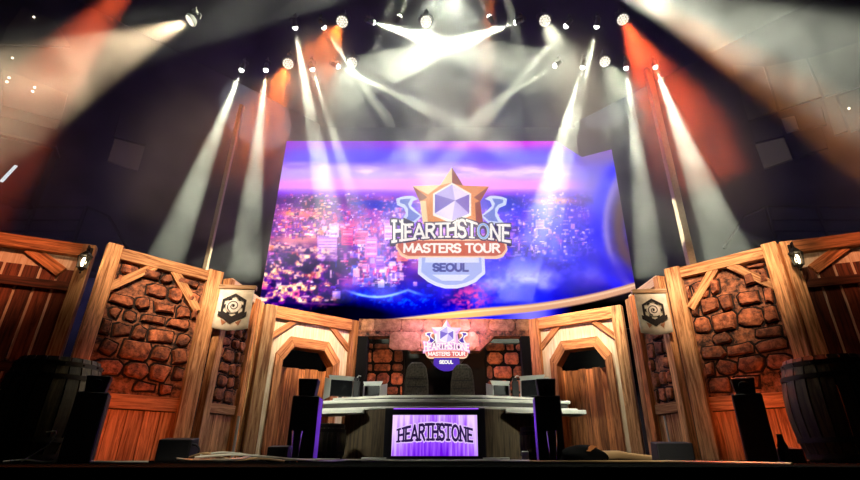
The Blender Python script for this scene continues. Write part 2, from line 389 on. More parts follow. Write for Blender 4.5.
def stone_panel(side, O, I, label):
    P = Panel('stone_infill_panel', O, I, side, label, 'wall panel'); W = P.W
    P.post(0, .24, 0, 3.68); P.post(W-.3, W, 0, 3.68)
    P.hbeam(.24, W-.3, 3.42, 3.64)
    P.brace((.2, 2.86), (.84, 3.46), .15); P.brace((W-.93, 3.46), (W-.34, 2.76), .17)
    x0, x1 = P.x(.24, W-.3)
    mb = MB().box(x0, x1, .0, .1, 1.07, 3.42, r=.5, mi=0)
    stones(mb, x0+.02, x1-.02, 1.1, 3.4, .0, rh=.3, rw=.4, depth=.09, drop=.2, gap=.09, jit=.03, edge=2)
    mb.build('stone_infill', [M['mortar'], M['stone'], M['joint']], P.r, smooth=True)
    P.hbeam(.24, W-.3, .83, 1.07, -.05, .05, 'orange_plank', 'rail')
    mb = MB(); planks(mb, *P.x(.24, W-.3), 0, .81, -.01, .05, .26, .008); mb.build('base_boards', M['orange_plank'], P.r)
    MB().box(*P.x(.24, W-.3), .05, .1, 0, 1.07).build('backing_board', M['desk_dark'], P.r)
    return P
stone_panel('left', (-6.22, 8.0), (-4.80, 9.57), 'timber framed panel of red stones between the left gate and the left emblem banner')
stone_panel('right', (6.02, 7.96), (4.59, 9.39), 'timber framed panel of red stones between the right emblem banner and the right gate')

def banner_panel(side, O, I, label):
    P = Panel('narrow_stone_panel', O, I, side, label, 'wall panel'); W = P.W
    P.post(0.0, .17, 0, 3.6); P.post(W-.3, W-.15, 0, 3.45, mat='plank'); P.post(W-.14, W, 0, 3.42)
    P.brace((.1, 3.55), (W-.1, 3.4), .2, -.08, .05, 'cream', 'top_beam')
    x0, x1 = P.x(.17, W-.3)
    mb = MB().box(x0, x1, .0, .1, 1.05, 3.38, r=.5, mi=0)
    stones(mb, x0+.02, x1-.02, 1.08, 3.36, .0, rh=.27, rw=.3, depth=.07, drop=.08, gap=.07, jit=.02, edge=2)
    mb.build('stone_infill', [M['mortar'], M['stone'], M['joint']], P.r, smooth=True)
    P.hbeam(.17, W-.3, .86, 1.05, -.05, .05, 'pine', 'rail')
    mb = MB(); planks(mb, *P.x(.17, W-.3), 0, .85, 0, .05, .3, .006); mb.build('base_boards', M['pine'], P.r)
    return P
banner_panel('left', (-4.74, 9.66), (-4.40, 10.89), 'narrow timber and stone panel behind the left emblem banner')
banner_panel('right', (4.55, 9.5), (4.22, 10.65), 'narrow timber and stone panel behind the right emblem banner')

def door_panel(side, O, I, label):
    P = Panel('timber_door_wall', O, I, side, label, 'door wall'); W = P.W
    k = W/2.55; q = lambda pts: [(a*k, z) for a, z in pts]
    P.post(0, .27*k, 0, 3.36); P.post(2.27*k, W, 0, 3.36, mat='orange_plank'); P.hbeam(.27*k, 2.27*k, 3.07, 3.36, -.11, .05, 'orange_plank')
    outer = [(.42,0),(.42,2.27),(.71,2.70),(1.70,2.70),(2.05,2.27),(2.05,0)]
    inner = [(.6,0),(.6,2.12),(.83,2.46),(1.6,2.46),(1.87,2.12),(1.87,0)]
    # cream board with the arch left open: left, right and top pieces of one mesh
    mb = MB()
    for poly in ([(.27,0),(.5,0),(.5,2.2),(.78,2.58),(.78,3.07),(.27,3.07)], [(.78,2.58),(1.65,2.58),(1.65,3.07),(.78,3.07)], [(1.65,2.58),(1.96,2.2),(1.96,0),(2.27,0),(2.27,3.07),(1.65,3.07)]):
        mb.prism([(P.sg*a, z) for a, z in q(poly)], 0, .04, r=.5)
    mb.build('cream_board', M['cream'], P.r)
    for i in range(5):
        a, b, c, d = outer[i], outer[i+1], inner[i+1], inner[i]
        mid0 = ((a[0]+d[0])/2*k, (a[1]+d[1])/2); mid1 = ((b[0]+c[0])/2*k, (b[1]+c[1])/2)
        dx, dz = mid1[0]-mid0[0], mid1[1]-mid0[1]; L = math.hypot(dx, dz); ang = math.atan2(P.sg*dx, dz)
        poly = []
        for (u, v) in q([a, b, c, d]):
            rx, rz = P.sg*u-P.sg*mid0[0], v-mid0[1]
            poly.append((rx*math.cos(ang)-rz*math.sin(ang), rx*math.sin(ang)+rz*math.cos(ang)))
        MB().prism(poly, -.07, .3).build('arch_frame', M['orange_plank'], P.r, (P.sg*mid0[0], 0, mid0[1]), (0, ang, 0), .008)
    P.brace((.25*k, 2.63), (.8*k, 3.12), .13, -.06, 0, 'orange_plank'); P.brace((1.72*k, 3.12), (2.3*k, 2.58), .14, -.06, 0, 'orange_plank')
    mb = MB(); planks(mb, *P.x(.5*k, 2.0*k), 0, 2.03, .3, .36, .17, .008, ragged=.02); d = mb.build('plank_door', M['plank'], P.r)
    MB().box(*P.x(.45*k, 2.05*k), .9, .95, 0, 2.9).build('dark_backing', M['cloth_black'], P.r)  # black sheet stands in for the shadow in the arch above the door
    return P
door_panel('left', (-4.26, 10.80), (-2.31, 12.40), 'timber wall with arched plank door between the left banner and the brick gateway')
door_panel('right', (4.12, 10.88), (2.17, 12.20), 'timber wall with arched plank door between the brick gateway and the right banner')

# brick gateway
gw = empty('brick_gateway', (-2.28, 12.15, 0), 0, 'brick lintel with stepped lower edge spanning the dark centre opening', 'gateway')
lp = [(0,2.88),(.95,2.88),(1.35,2.5),(3.1,2.5),(3.5,2.88),(4.43,2.88),(4.43,3.33),(0,3.33)]
def in_lintel(x, z):
    lo = 2.88 if x < .95 or x > 3.5 else (2.5 if 1.35 < x < 3.1 else (2.88-(x-.95)*.95 if x < 1.35 else 2.5+(x-3.1)*.95))
    return lo + .03 < z
mb = MB().prism(lp, .0, .35, r=.5, mi=0)
stones(mb, 0, 4.43, 2.5, 3.33, 0, in_lintel, rh=.42, rw=.62, depth=.02, gap=.03, jit=.014)
mb.build('lintel', [M['mortar'], M['lintel_stone']], gw, smooth=True)
for x in (.0, 4.17): MB().box(x, x+.26, .0, .3, 0, 2.88, c=.01).build('dark_post', M['cloth_black'], gw)
for (a, b, l) in ((368, 405, 'left red brick pillar inside the dark centre opening'), (485, 523, 'right red brick pillar inside the dark centre opening')):
    A, B = at(a, 345, 12.75), at(b, 345, 12.75); w = B.x-A.x
    r = empty('brick_pillar', (A.x, 12.75, 0), 0, l, 'pillar', 'brick pillars')
    mb = MB().box(0, w, 0, .12, 0, 2.85, r=.5, mi=0)
    stones(mb, 0.01, w-.01, .3, 2.83, 0, rh=.3, rw=.42, depth=.05, gap=.06, jit=.008)
    mb.build('brickwork', [M['cloth_black'], M['stone']], r, smooth=True)
tag(MB().box(-2.4, 2.3, 12.93, 12.97, 0, 3.3).build('black_drape', M['cloth_black']), 'black drape closing the dark opening behind the brick gateway', 'drape')

# ------------------------------------------------------------------ wall lanterns
def lantern(p, rz, label):
    r = empty('wall_lantern', tuple(p), rz, label, 'lantern', 'iron wall lanterns')
    MB().box(-.05,.05,.1,.13,-.12,.3,c=.01).build('wall_plate', M['iron'], r)
    MB().tube([(0,.11,.22),(0,.06,.3),(0,0,.3),(0,-.0,.22)], .014).build('bracket', M['iron'], r)
    MB().lathe([(.02,.2),(.05,.17),(.11,.1),(.12,.085),(.1,.08)], 6).build('hood', M['iron'], r)
    f = MB()
    for k in range(6):
        t = 2*PI*k/6; f.tube([(.1*math.cos(t),.1*math.sin(t),.09),(.07*math.cos(t),.07*math.sin(t),-.13)], .012, 5)
    f.lathe([(.065,-.14),(.075,-.13),(.065,-.12)], 6); f.build('cage', M['iron'], r)
    MB().lathe([(.06,-.14),(.04,-.17),(.012,-.19),(.02,-.21),(.004,-.24)], 8).build('finial', M['iron'], r)
    MB().lathe([(.015,-.11),(.03,-.08),(.038,-.02),(.03,.04),(.015,.06)], 12).build('lit_bulb', M['lantern_glow'], r, smooth=True)
    return r
lantern(at(84, 261, 7.86), .43, 'lit black iron lantern on the post of the left gate wall')
lantern(at(797, 258, 7.62), -.37, 'lit black iron lantern on the post of the right gate wall')

# ------------------------------------------------------------------ emblem banners
def emblem_banner(p, rz, w, h, label):
    r = empty('emblem_banner', tuple(p), rz, label, 'banner', 'emblem banners')
    MB().box(-w*.56, w*.54, -.06, .06, -.04, .05).build('hanging_board', M['pine_x'], r, bev=.008)
    n = 16; vs = []; fs = []
    for i in range(n+1):
        x = -w/2 + w*i/n; t = 2*i/n-1
        for j in range(9):
            z = -.04 - (h - .04*(1-abs(t))*0 + .05*(1-t*t))*j/8
            vs.append((x, -.03+.012*math.sin(i*1.1)*(j/8) - .02*(j/8)**2, z))
    for i in range(n):
        for j in range(8): fs.append((i*9+j, i*9+j+1, (i+1)*9+j+1, (i+1)*9+j))
    c = MB().add(vs, fs, .5).build('cloth', M['parchment'], r, smooth=True)
    so = c.modifiers.new('thickness', 'SOLIDIFY'); so.thickness = .012
    z0 = -h*.5; q = w*.36; y0, y1 = -.065, -.058
    def ngon(nn, rad, rot=0, sq=1): return [(rad*math.cos(2*PI*k/nn+rot), z0+sq*rad*math.sin(2*PI*k/nn+rot)) for k in range(nn)]
    def ring(nn, r0, r1, rot, mb, y0, y1, skip=()):
        a, b = ngon(nn, r0, rot), ngon(nn, r1, rot)
        for k in range(nn):
            if k in skip: continue
            mb.prism([a[k], a[(k+1)%nn], b[(k+1)%nn], b[k]], y0, y1)
    e = MB(); ring(6, q*1.08, q*.86, PI/2, e, y0, y1)
    e.prism([(-q*1.1, z0-q*.42),(0, z0-q*1.05),(q*1.1, z0-q*.42),(q*1.1, z0-q*.78),(0, z0-q*1.45),(-q*1.1, z0-q*.78)], y0-.004, y1)
    for k in range(6):
        t = PI/2 + k*PI/3 + PI/6
        cx, cz = q*.74*math.cos(t), z0+q*.74*math.sin(t)
        e.prism([(cx+q*.2*math.cos(t+a), cz+q*.2*math.sin(t+a)) for a in (0, 2.2, -2.2)], y0-.002, y1)
    e.build('emblem_frame', M['ink'], r)
    e = MB(); e.prism(ngon(24, q*.56), y0-.006, y1); e.build('emblem_disc', M['white_paint'], r)
    e = MB(); pts = []
    for k in range(34):
        t = k/33*3.4*PI; rad = q*(.06+.44*k/33); pts.append((rad*math.cos(t), z0+rad*math.sin(t)))
    for k in range(33):
        (ax, az), (bx, bz) = pts[k], pts[k+1]; d = math.hypot(bx-ax, bz-az) or 1; nx, nz = -(bz-az)/d*q*.035, (bx-ax)/d*q*.035
        e.prism([(ax+nx,az+nz),(bx+nx,bz+nz),(bx-nx,bz-nz),(ax-nx,az-nz)], y0-.010, y0-.004)
    e.prism(ngon(10, q*.1), y0-.012, y0-.004); e.build('emblem_spiral', M['ink'], r)
    for sx in (-1, 1): MB().prism([(sx*q*.35, z0-q*1.35),(sx*q*.8, z0-q*1.1),(sx*q*.62, z0-q*1.6)], y0-.002, y1).build('emblem_point', M['ink_red'], r)
    return r
emblem_banner(at(238, 288, 9.55), .12, .70, .82, 'parchment banner with black spiral emblem hanging at the left')
emblem_banner(at(649, 292, 9.35), -.08, .62, .80, 'parchment banner with black spiral emblem hanging at the right')

# ------------------------------------------------------------------ lettering made of strokes
def arc(cx, cy, rx, ry, a0, a1, n=8): return [(cx+rx*math.cos(math.radians(a0+(a1-a0)*i/n)), cy+ry*math.sin(math.radians(a0+(a1-a0)*i/n))) for i in range(n+1)]
GL = {
 'H': (.80, [[(.12,0),(.12,1)],[(.68,0),(.68,1)],[(.12,.5),(.68,.5)]], [(.12,0),(.12,1),(.68,0),(.68,1)]),
 'E': (.66, [[(.12,0),(.12,1)],[(.12,1),(.58,1)],[(.12,.52),(.48,.52)],[(.12,0),(.6,0)]], []),
 'A': (.84, [[(.06,0),(.42,1)],[(.42,1),(.78,0)],[(.2,.34),(.64,.34)]], [(.06,0),(.78,0)]),
 'R': (.76, [[(.12,0),(.12,1)],[(.12,1),(.4,1)]+arc(.4,.76,.24,.24,90,-90,6)+[(.12,.52)],[(.36,.52),(.7,0)]], [(.12,0)]),
 'T': (.74, [[(.37,0),(.37,1)],[(.03,1),(.71,1)]], [(.37,0)]),
 'S': (.66, [arc(.33,.74,.25,.26,20,270,9)[:-1]+arc(.33,.25,.25,.25,90,-160,9)], []),
 'O': (.88, [arc(.44,.5,.36,.5,0,360,16)], []),
 'N': (.84, [[(.12,0),(.12,1)],[(.12,1),(.72,0)],[(.72,0),(.72,1)]], [(.12,0),(.72,1)]),
 'M': (1.0, [[(.1,0),(.14,1)],[(.14,1),(.5,.15)],[(.5,.15),(.86,1)],[(.86,1),(.9,0)]], []),
 'U': (.8, [[(.12,1),(.12,.35)]+arc(.4,.33,.28,.33,180,360,8)+[(.68,1)]], []),
 'L': (.6, [[(.12,1),(.12,0)],[(.12,0),(.56,0)]], []),
 ' ': (.4, [], [])}
def letters(mb, text, fn, sw, y0, y1, serif=0.0, only=None):
    tot = sum(GL[c][0] for c in text); x = 0
    for ci, c in enumerate(text):
        w, lines, sf = GL[c]
        segs = []
        for ln in lines:
            for a, b in zip(ln, ln[1:]): segs.append((a, b, sw))
        if serif:
            for (px, pz) in sf: segs.append(((px-serif, pz), (px+serif, pz), sw*.75))
        for a, b, t in segs if only is None or ci in only else ():
            d = math.hypot(b[0]-a[0], b[1]-a[1]) or 1; ux, uz = (b[0]-a[0])/d, (b[1]-a[1])/d; e = t*.45
            a2 = (a[0]-ux*e, a[1]-uz*e); b2 = (b[0]+ux*e, b[1]+uz*e); nx, nz = -uz*t/2, ux*t/2
            q = [(a2[0]+nx,a2[1]+nz),(b2[0]+nx,b2[1]+nz),(b2[0]-nx,b2[1]-nz),(a2[0]-nx,a2[1]-nz)]
            mb.prism([fn((x+p[0])/tot, p[1]) for p in q], y0, y1)
        x += w
    return mb

def lin(c): return tuple(((v/255+.055)/1.055)**2.4 if v > 10 else v/255/12.92 for v in c)
def scr(name, rgb, k=1.0): return emit(name, lin(rgb), k)
ML = {n: scr('lit_'+n, c) for n, c in dict(gold=(235,150,80), gold_dark=(150,70,50), gold_light=(252,222,170), gem=(196,180,240), gem_light=(240,225,255),
      gem_dark=(125,105,205), ribbon=(110,130,220), ribbon_light=(215,225,255), outline=(38,34,80), cream=(255,248,240), plate=(205,95,65), plate_rim=(255,205,170),
      shield=(168,182,240), shield_light=(222,226,255), blue_text=(70,80,160), dark=(40,20,70), swirl=(130,185,235), sign_gold=(255,215,235), sign_rose=(235,170,225), sign_plate=(225,110,110), sign_blue=(72,40,165)).items()}
SG = dict(gold='sign_gold', gold_dark='sign_rose', gold_light='cream', ribbon_light='cream', plate='sign_plate', shield_light='sign_blue', ribbon='sign_blue')
def logo(root, mp, y, sign=False):
    # mp maps the emblem's own grid (x right, z up, about 120 units across) to the surface
    if sign: letter_edge = 'sign_rose'
    else: letter_edge = 'outline'
    T = lambda pts: [mp(a, b) for a, b in pts]
    lay = [y]
    def put(name, polys, mat):
        mat = SG.get(mat, mat) if sign else mat
        mb = MB(); lay[0] -= .006
        for p in polys: mb.prism(T(p), lay[0], y+.004, .5)
        return mb.build(name, ML[mat], root)
    st = [(2,60),(13,42),(39,41),(30,26),(33,4),(-27,4),(-30,26),(-37,41),(-10,42)]
    def rib(s): return [(s*29,12),(s*36,5),(s*44,3),(s*53,4),(s*48,9),(s*45,15),(s*47,20),(s*54,23),(s*55,29),(s*50,31),(s*44,32),(s*38,32),(s*33,29),(s*38,27),(s*40,22),(s*36,18)]
    put('scroll_ribbon', [[(1+a, b) for a, b in rib(-1)]], 'ribbon_light'); put('scroll_ribbon', [[(2+a, b) for a, b in rib(1)]], 'ribbon_light')
    def rib2(s): return [(s*31,12),(s*37,7),(s*46,6),(s*43,12),(s*43,19),(s*46,23),(s*51,25),(s*51,28),(s*45,29),(s*40,29),(s*43,24),(s*41,19),(s*36,15)]
    put('scroll_ribbon_shade', [[(1+a, b) for a, b in rib2(-1)]], 'ribbon'); put('scroll_ribbon_shade', [[(2+a, b) for a, b in rib2(1)]], 'ribbon')
    put('star', [st], 'gold')
    for f in ([(2,60),(13,42),(2,44)], [(39,41),(30,26),(24,30)], [(-37,41),(-30,26),(-23,30)], [(33,4),(30,26),(25,24),(26,4)]): put('star_shade', [f], 'gold_dark')
    for f in ([(2,60),(2,45),(-10,42)], [(-37,41),(-10,42),(-22,33)], [(-27,4),(-30,26),(-24,26),(-22,4)]): put('star_light', [f], 'gold_light')
    hx = lambda r, s=1.0: [(2, 24+r), (2+r*.95, 24+r*.45), (2+r*.95, 24-r*.6), (2, 24-r), (2-r*.95, 24-r*.6), (2-r*.95, 24+r*.45)]
    put('gem_rim', [hx(20)], 'cream'); put('gem', [hx(18)], 'gem')
    h = hx(18); c = (5, 26)
    put('gem_facet_light', [[h[0], h[1], c], [h[3], h[4], c]], 'gem_light'); put('gem_facet_dark', [[h[1], h[2], c], [h[4], h[5], c]], 'gem_dark')
    sh = [(-31,-26),(34,-26),(35,-46),(30,-50),(26,-54),(17,-58),(7,-60.5),(-5,-60.5),(-14,-58),(-22,-54),(-27,-50),(-32,-46)]
    put('city_plate_rim', [sh], 'shield_light'); put('city_plate', [[(2+(a-2)*.9, -40+(b+40)*.88) for a, b in sh]], 'shield' if not sign else 'ribbon')
    if not sign: put('city_plate_shine', [[(-24,-30),(28,-30),(29,-36),(-25,-36)], [(-18,-48),(20,-48),(12,-54),(-8,-54)]], 'shield_light')
    pl = [(-53,-14),(-48,-13),(52,-13),(56,-17),(57,-23),(53,-29),(47,-31),(-43,-31),(-49,-28),(-54,-20)]
    put('title_plate_rim', [pl], 'plate_rim'); put('title_plate', [[(1+(a-1)*.965, -22+(b+22)*.84) for a, b in pl]], 'plate')
    def title(u, v):
        t = 2*u-1; hgt = (13 + 4.5*t*t)*(1.28 if (u < .095 or .535 < u < .625) else 1); return mp(-57+u*117, -11-5*t*t + (v*.92+.02)*hgt + (1.5 if v > .5 else 0)*(1-abs(t)))
    lay[0] -= .006; letters(MB(), 'HEARTHSTONE', title, .34, lay[0], y, .2).build('title_outline', ML[letter_edge], root)
    lay[0] -= .006; letters(MB(), 'HEARTHSTONE', title, .17, lay[0], y, .15).build('title_letters', ML['cream'], root)
    if not sign:
        lay[0] -= .004; letters(MB(), 'HEARTHSTONE', title, .13, lay[0], y, 0, (8,)).build('title_swirl', ML['swirl'], root)
    lay[0] -= .006; letters(MB(), 'MASTERS TOUR', lambda u, v: mp(-46.5+u*96, -26+v*8), .2, lay[0], y).build('subtitle_letters', ML['cream'], root)
    lay[0] -= .004; letters(MB(), 'SEOUL', lambda u, v: mp(-17+u*35, -44.5+v*6.8), .22, lay[0], y).build('city_letters', ML['blue_text' if not sign else 'cream'], root)

# ------------------------------------------------------------------ big LED screen with the painted city
def vnoise(X, Y, seed):
    rs = np.random.RandomState(seed); G = rs.rand(257, 257)
    xi = np.floor(X).astype(int); yi = np.floor(Y).astype(int); fx = X-xi; fy = Y-yi; fx = fx*fx*(3-2*fx); fy = fy*fy*(3-2*fy)
    g = lambda a, b: G[a % 257, b % 257]
    return (g(xi,yi)*(1-fx)+g(xi+1,yi)*fx)*(1-fy) + (g(xi,yi+1)*(1-fx)+g(xi+1,yi+1)*fx)*fy
def fbm(X, Y, seed, o=4):
    s = 0; a = .5
    for i in range(o): s = s + a*vnoise(X*2**i+13*i, Y*2**i+7*i, seed+i); a *= .5
    return s/(1-.5**o)
def paint(PX, PY):
    # PX, PY: the picture's own grid, x 258..640, y 138..332
    def mix(a, b, t):
        t = np.clip(t, 0, 1)[..., None]; return a*(1-t)+np.array(b, float)*t
    def bump(v, c, w): return np.exp(-((v-c)/w)**2)
    A = np.zeros(PX.shape+(3,)); A[:] = (120, 60, 190)
    n = fbm(PX*.012, PY*.09, 1); n2 = fbm(PX*.03, PY*.16, 9)
    A = mix(A, (196, 50, 205), bump(PY, 143+3*np.sin(PX*.03), 9)*(.35+.75*np.clip((PX-380)/120, 0, 1)))
    A = mix(A, (92, 84, 215), bump(PY, 158+6*(n-.5), 9)*.9)
    A = mix(A, (182, 160, 246), np.clip((PY-161+14*(n-.5))/12, 0, 1))
    A = mix(A, (228, 205, 255), np.clip((n2-.5)*4, 0, 1)*bump(PY, 172, 8)*.8)
    A = mix(A, (235, 150, 225), bump(PY, 185, 6)*.75)
    A = mix(A, (150, 90, 215), np.clip((PY-188)/5, 0, 1))
    # the town
    t = np.clip((PX-330)/200, 0, 1)
    low = fbm(PX*.045, PY*.06, 21)
    town = np.zeros_like(A); town[:] = (112, 50, 150)
    town = mix(town, (52, 66, 200), np.clip((PX-350)/120, 0, 1)*.85)
    town = mix(town, (60, 24, 92), np.clip((low-.5)*5, 0, 1)*.7)
    town = mix(town, (205, 120, 190), np.clip((.45-low)*6, 0, 1)*.6*(1-t))
    k = np.clip((PY-192)/7, 0, 1)[..., None]; A = A*(1-k)+town*k
    # dark blue hills
    for cx, cy, wx, wy in ((392,206,30,6),(500,204,26,9),(372,203,24,3)):
        A = mix(A, (34, 62, 170), np.clip(1.6*(1-((PX-cx)/wx)**2-((PY-cy)/wy)**2), 0, 1)*(PY > cy-wy))
    # far lights
    # buildings and lights: small upright rectangles, bigger towards the viewer
    rs = np.random.RandomState(5); x0g = PX[0, 0]; y0g = PY[0, 0]; sx = PX[0, 1]-PX[0, 0]; sy = PY[1, 0]-PY[0, 0]
    def rect(x, y, w, h, c, a=1.0):
        i0 = int(round((x-x0g)/sx)); i1 = int(round((x+w-x0g)/sx)); j0 = int(round((y-y0g)/sy)); j1 = int(round((y+h-y0g)/sy))
        i0 = max(i0, 0); j0 = max(j0, 0)
        if i1 > i0 and j1 > j0: A[j0:j1, i0:i1] = A[j0:j1, i0:i1]*(1-a)+np.array(c)*a
    pal_l = [(255,190,150),(255,150,110),(235,120,170),(255,225,235),(150,70,190),(90,40,130),(60,20,90),(245,160,215),(255,205,175)]
    pal_c = [(255,225,240),(235,110,160),(220,90,150),(120,90,200),(180,150,240),(70,50,150),(250,190,210),(90,110,210),(200,130,190)]
    pal_r = [(80,70,230),(130,110,250),(190,170,255),(60,50,200),(170,90,220),(225,205,255),(50,60,210),(110,80,220),(240,180,250)]
    for cx, cy, wx, wy, c, a in ((300,214,26,5,(255,170,150),.7),(350,226,30,6,(255,150,170),.5),(556,201,26,4,(255,170,160),.8),(430,262,20,10,(255,150,140),.6),(300,240,34,5,(255,190,150),.6),
                              (585,214,18,8,(150,70,210),.6),(520,240,24,7,(150,140,255),.6),(375,268,16,8,(200,110,200),.6),(400,222,14,5,(60,60,190),.7)):
        A = mix(A, c, np.exp(-((PX-cx)/wx)**2-((PY-cy)/wy)**2)*a)
    ys = np.sort(194 + (rs.rand(6500)**.9)*110)
    for y in ys:
        x = 258 + rs.rand()*345; pr = (y-192)/110
        if x < 330: pal = pal_l
        elif x < 410: pal = pal_c
        else: pal = pal_r
        if x > 400 and y > 262 and rs.rand() < .93: continue
        if x > 500 and y > 232 + rs.rand()*45: continue
        if 478 < x < 512 and y < 212: continue
        if x > 335 and y > 288: continue
        if x < 350 and y > 238 and rs.rand() < .8: continue
        if y < 208 and rs.rand() < .3: continue
        w = .8+rs.rand()**2*(1.6+7*pr); h = .8+rs.rand()**2*(1.2+9*pr)
        if rs.rand() < .45: w, h = w*1.5, .8+rs.rand()*.8
        c = pal[rs.randint(len(pal))]
        rect(x, y-h, w, h, c, (.3 if x > 480 else .45)+.45*rs.rand())
        if rs.rand() < .35 and w > 2: rect(x, y-h, max(1, w*.4), 1, (255,235,245), .8)
    # taller towers in the middle
    for (x, y, w, h, c) in [(318,262,20,26,(200,150,225)),(342,246,12,16,(225,90,150)),(355,245,14,14,(235,110,165)),(385,240,8,16,(255,220,240)),(330,238,9,14,(250,215,235)),
                            (398,262,10,10,(245,150,120)),(366,258,12,20,(215,120,200)),(376,270,9,14,(150,110,225)),(522,222,10,12,(90,70,235)),(548,216,7,14,(120,90,240)),(536,230,9,10,(190,170,255)),(562,232,8,12,(70,60,215))]:
        rect(x, y-h, w, h, c, .75); 
        for q in range(int(h//3)): rect(x+1, y-h+1+q*3, w-2, 1, (255,225,240) if rs.rand() < .5 else (110,60,150), .6)
    # warm street lights in the lower left, dark between them
    g = fbm(PX*.11, PY*.16, 31, 5); hi = fbm(PX*.35, PY*.42, 41, 3)
    reg = np.clip((345-PX)/30, 0, 1)*np.clip((PY-243)/12, 0, 1)
    A = mix(A, (52, 22, 92), reg*np.clip((g-.47)*8, 0, 1)*.92)
    A = mix(A, (255, 190, 150), reg*np.clip((.46-g)*9, 0, 1)*np.clip((hi-.42)*8, 0, 1))
    A = mix(A, (255, 236, 214), reg*np.clip((.42-g)*9, 0, 1)*np.clip((hi-.58)*9, 0, 1))
    A = mix(A, (255, 216, 196), bump(PY, 244+.12*(PX-262), 4)*np.clip((345-PX)/20, 0, 1)*np.clip((hi-.4)*6, 0, 1)*.8)
    # blue water and bridge below the middle
    reg = np.clip((PX-335)/25, 0, 1)*np.clip((PY-280)/14, 0, 1)*np.clip((470-PX)/50, 0, 1)
    A = mix(A, (24, 56, 190), reg*.9)
    A = mix(A, (70, 120, 245), reg*np.clip((hi-.55)*7, 0, 1)*bump(PY, 298, 11)*.9)
    yy = 290+7*np.abs(np.sin((PX-345)*.05))
    A = mix(A, (190, 215, 255), reg*bump(PY, yy, 1.3)*.85*np.clip((430-PX)/20, 0, 1))
    A = mix(A, (26, 22, 52), np.clip((PY-298-5*np.sin(PX*.05))/14, 0, 1)*np.clip((440-PX)/60, 0, 1)*.9)
    A = mix(A, (120, 90, 140), bump(PY, 303+.04*(PX-300), 1.2)*np.clip((PX-285)/20, 0, 1)*np.clip((345-PX)/10, 0, 1)*.7)
    # right: blue mist
    m = fbm(PX*.03, PY*.04, 51)
    reg = np.clip((PX-455)/35, 0, 1)*np.clip((PY-245)/30, 0, 1)
    A = mix(A, (66, 74, 205), reg*.8); A = mix(A, (165, 165, 245), reg*np.clip((m-.42)*4, 0, 1)*bump(PY, 280, 22)*.9); A = mix(A, (120, 110, 235), reg*np.clip((hi-.55)*6, 0, 1)*bump(PY, 262, 22)*.6)
    A = mix(A, (180, 180, 255), reg*bump(PX, 528, 8)*bump(PY, 279, 1.6)*.9)
    A = mix(A, (46, 22, 130), np.clip((PX-545)/35, 0, 1)*np.clip((PY-262)/30, 0, 1)*.85)
    # waving grey and violet folds at the right edge
    R = np.hypot((PX-662)/1.0, (PY-225)*.78)
    fold = np.clip((PX-560)/30, 0, 1)*np.clip((PY-150)/10, 0, 1)
    A = mix(A, (112, 104, 190), fold*.85*np.clip((230-PY)/60+.25, 0, 1))
    A = mix(A, (70, 70, 215), fold*bump(R, 64, 7)*.95); A = mix(A, (150, 140, 200), fold*bump(R, 56, 4)*.9); A = mix(A, (112, 96, 92), fold*bump(R, 43, 9)*.95)
    A = mix(A, (80, 84, 205), fold*bump(R, 30, 5)*.8); A = mix(A, (96, 88, 120), fold*(R < 26)*.8)
    A = mix(A, (70, 60, 175), fold*bump(PY, 262+(PX-600)*.5, 12)*.7)
    A = mix(A, (150, 125, 150), np.clip((PX-572)/12, 0, 1)*np.clip((168-PY)/12, 0, 1)*.6)
    # glow behind the emblem
    A = mix(A, (255, 205, 235), np.exp(-((PX-450)/62)**2-((PY-222)/34)**2)*.6)
    A = mix(A, (245, 110, 165), np.exp(-((PX-468)/20)**2-((PY-298)/12)**2)*np.clip((hi-.35)*4, 0, 1)*.9)
    # gold band and what lies below it
    yc = 320-(PX-400)*.092-np.clip(PX-520, 0, 200)**2*.0009; th = 2.4+np.clip((PX-400)/80, 0, 1)*2.2
    A = mix(A, (60, 62, 205), np.clip((PY-yc)/1.5, 0, 1)*np.clip((PX-440)/30, 0, 1))
    A = mix(A, (135, 130, 245), np.clip((PY-yc)/1.5, 0, 1)*np.exp(-((PX-530)/26)**2))
    A = mix(A, (34, 26, 40), np.clip((PY-yc)/1.5, 0, 1)*np.clip((PX-545)/30, 0, 1))
    band = np.clip((th-np.abs(PY-yc))/1.0, 0, 1)*np.clip((PX-345)/60, 0, 1)
    A = mix(A, (186, 152, 132), band); A = mix(A, (235, 185, 130), band*bump(PX, 450, 45)); A = mix(A, (255, 230, 205), band*np.clip(1-np.abs(PY-yc+1.5)/1.3, 0, 1)*.5)
    L_ = A.mean(-1, keepdims=True); A = L_+(A-L_)*1.1; A = 128+(A-128)*1.42-16
    return np.clip(A, 0, 255)
YS = 13.0
sr = empty('led_screen', (0, YS, 3.3), 0, 'huge LED screen showing a city at dusk under a star emblem', 'screen')
xL, xR, zB, zT = at(262,298,YS).x, at(636,291,YS).x, 3.3, at(290,141,YS).z
nx, nz = 470, 250
xs = np.linspace(xL-.05, xR, nx); zs = np.linspace(zT, zB, nz)
GX, GZ = np.meshgrid(xs, zs)
# the picture is painted on an even grid across the screen
dyd = YS; U = GX; W_ = GZ-CZ
dep = CP*dyd + SP*W_; PXg = CX + F*U/dep; PYg = 240 - F*(-SP*dyd + CP*W_)/dep
gx = np.arange(256, 644, .8); gy = np.arange(136, 336, .8); QX, QY = np.meshgrid(gx, gy); IMG = paint(QX, QY)
ii = np.clip((PXg-256)/.8, 0, len(gx)-1.01); jj = np.clip((PYg-136)/.8, 0, len(gy)-1.01)
i0 = ii.astype(int); j0 = jj.astype(int); fi = (ii-i0)[..., None]; fj = (jj-j0)[..., None]
COLR = (IMG[j0,i0]*(1-fi)+IMG[j0,i0+1]*fi)*(1-fj) + (IMG[j0+1,i0]*(1-fi)+IMG[j0+1,i0+1]*fi)*fj
COLR = (COLR/255)**2.2
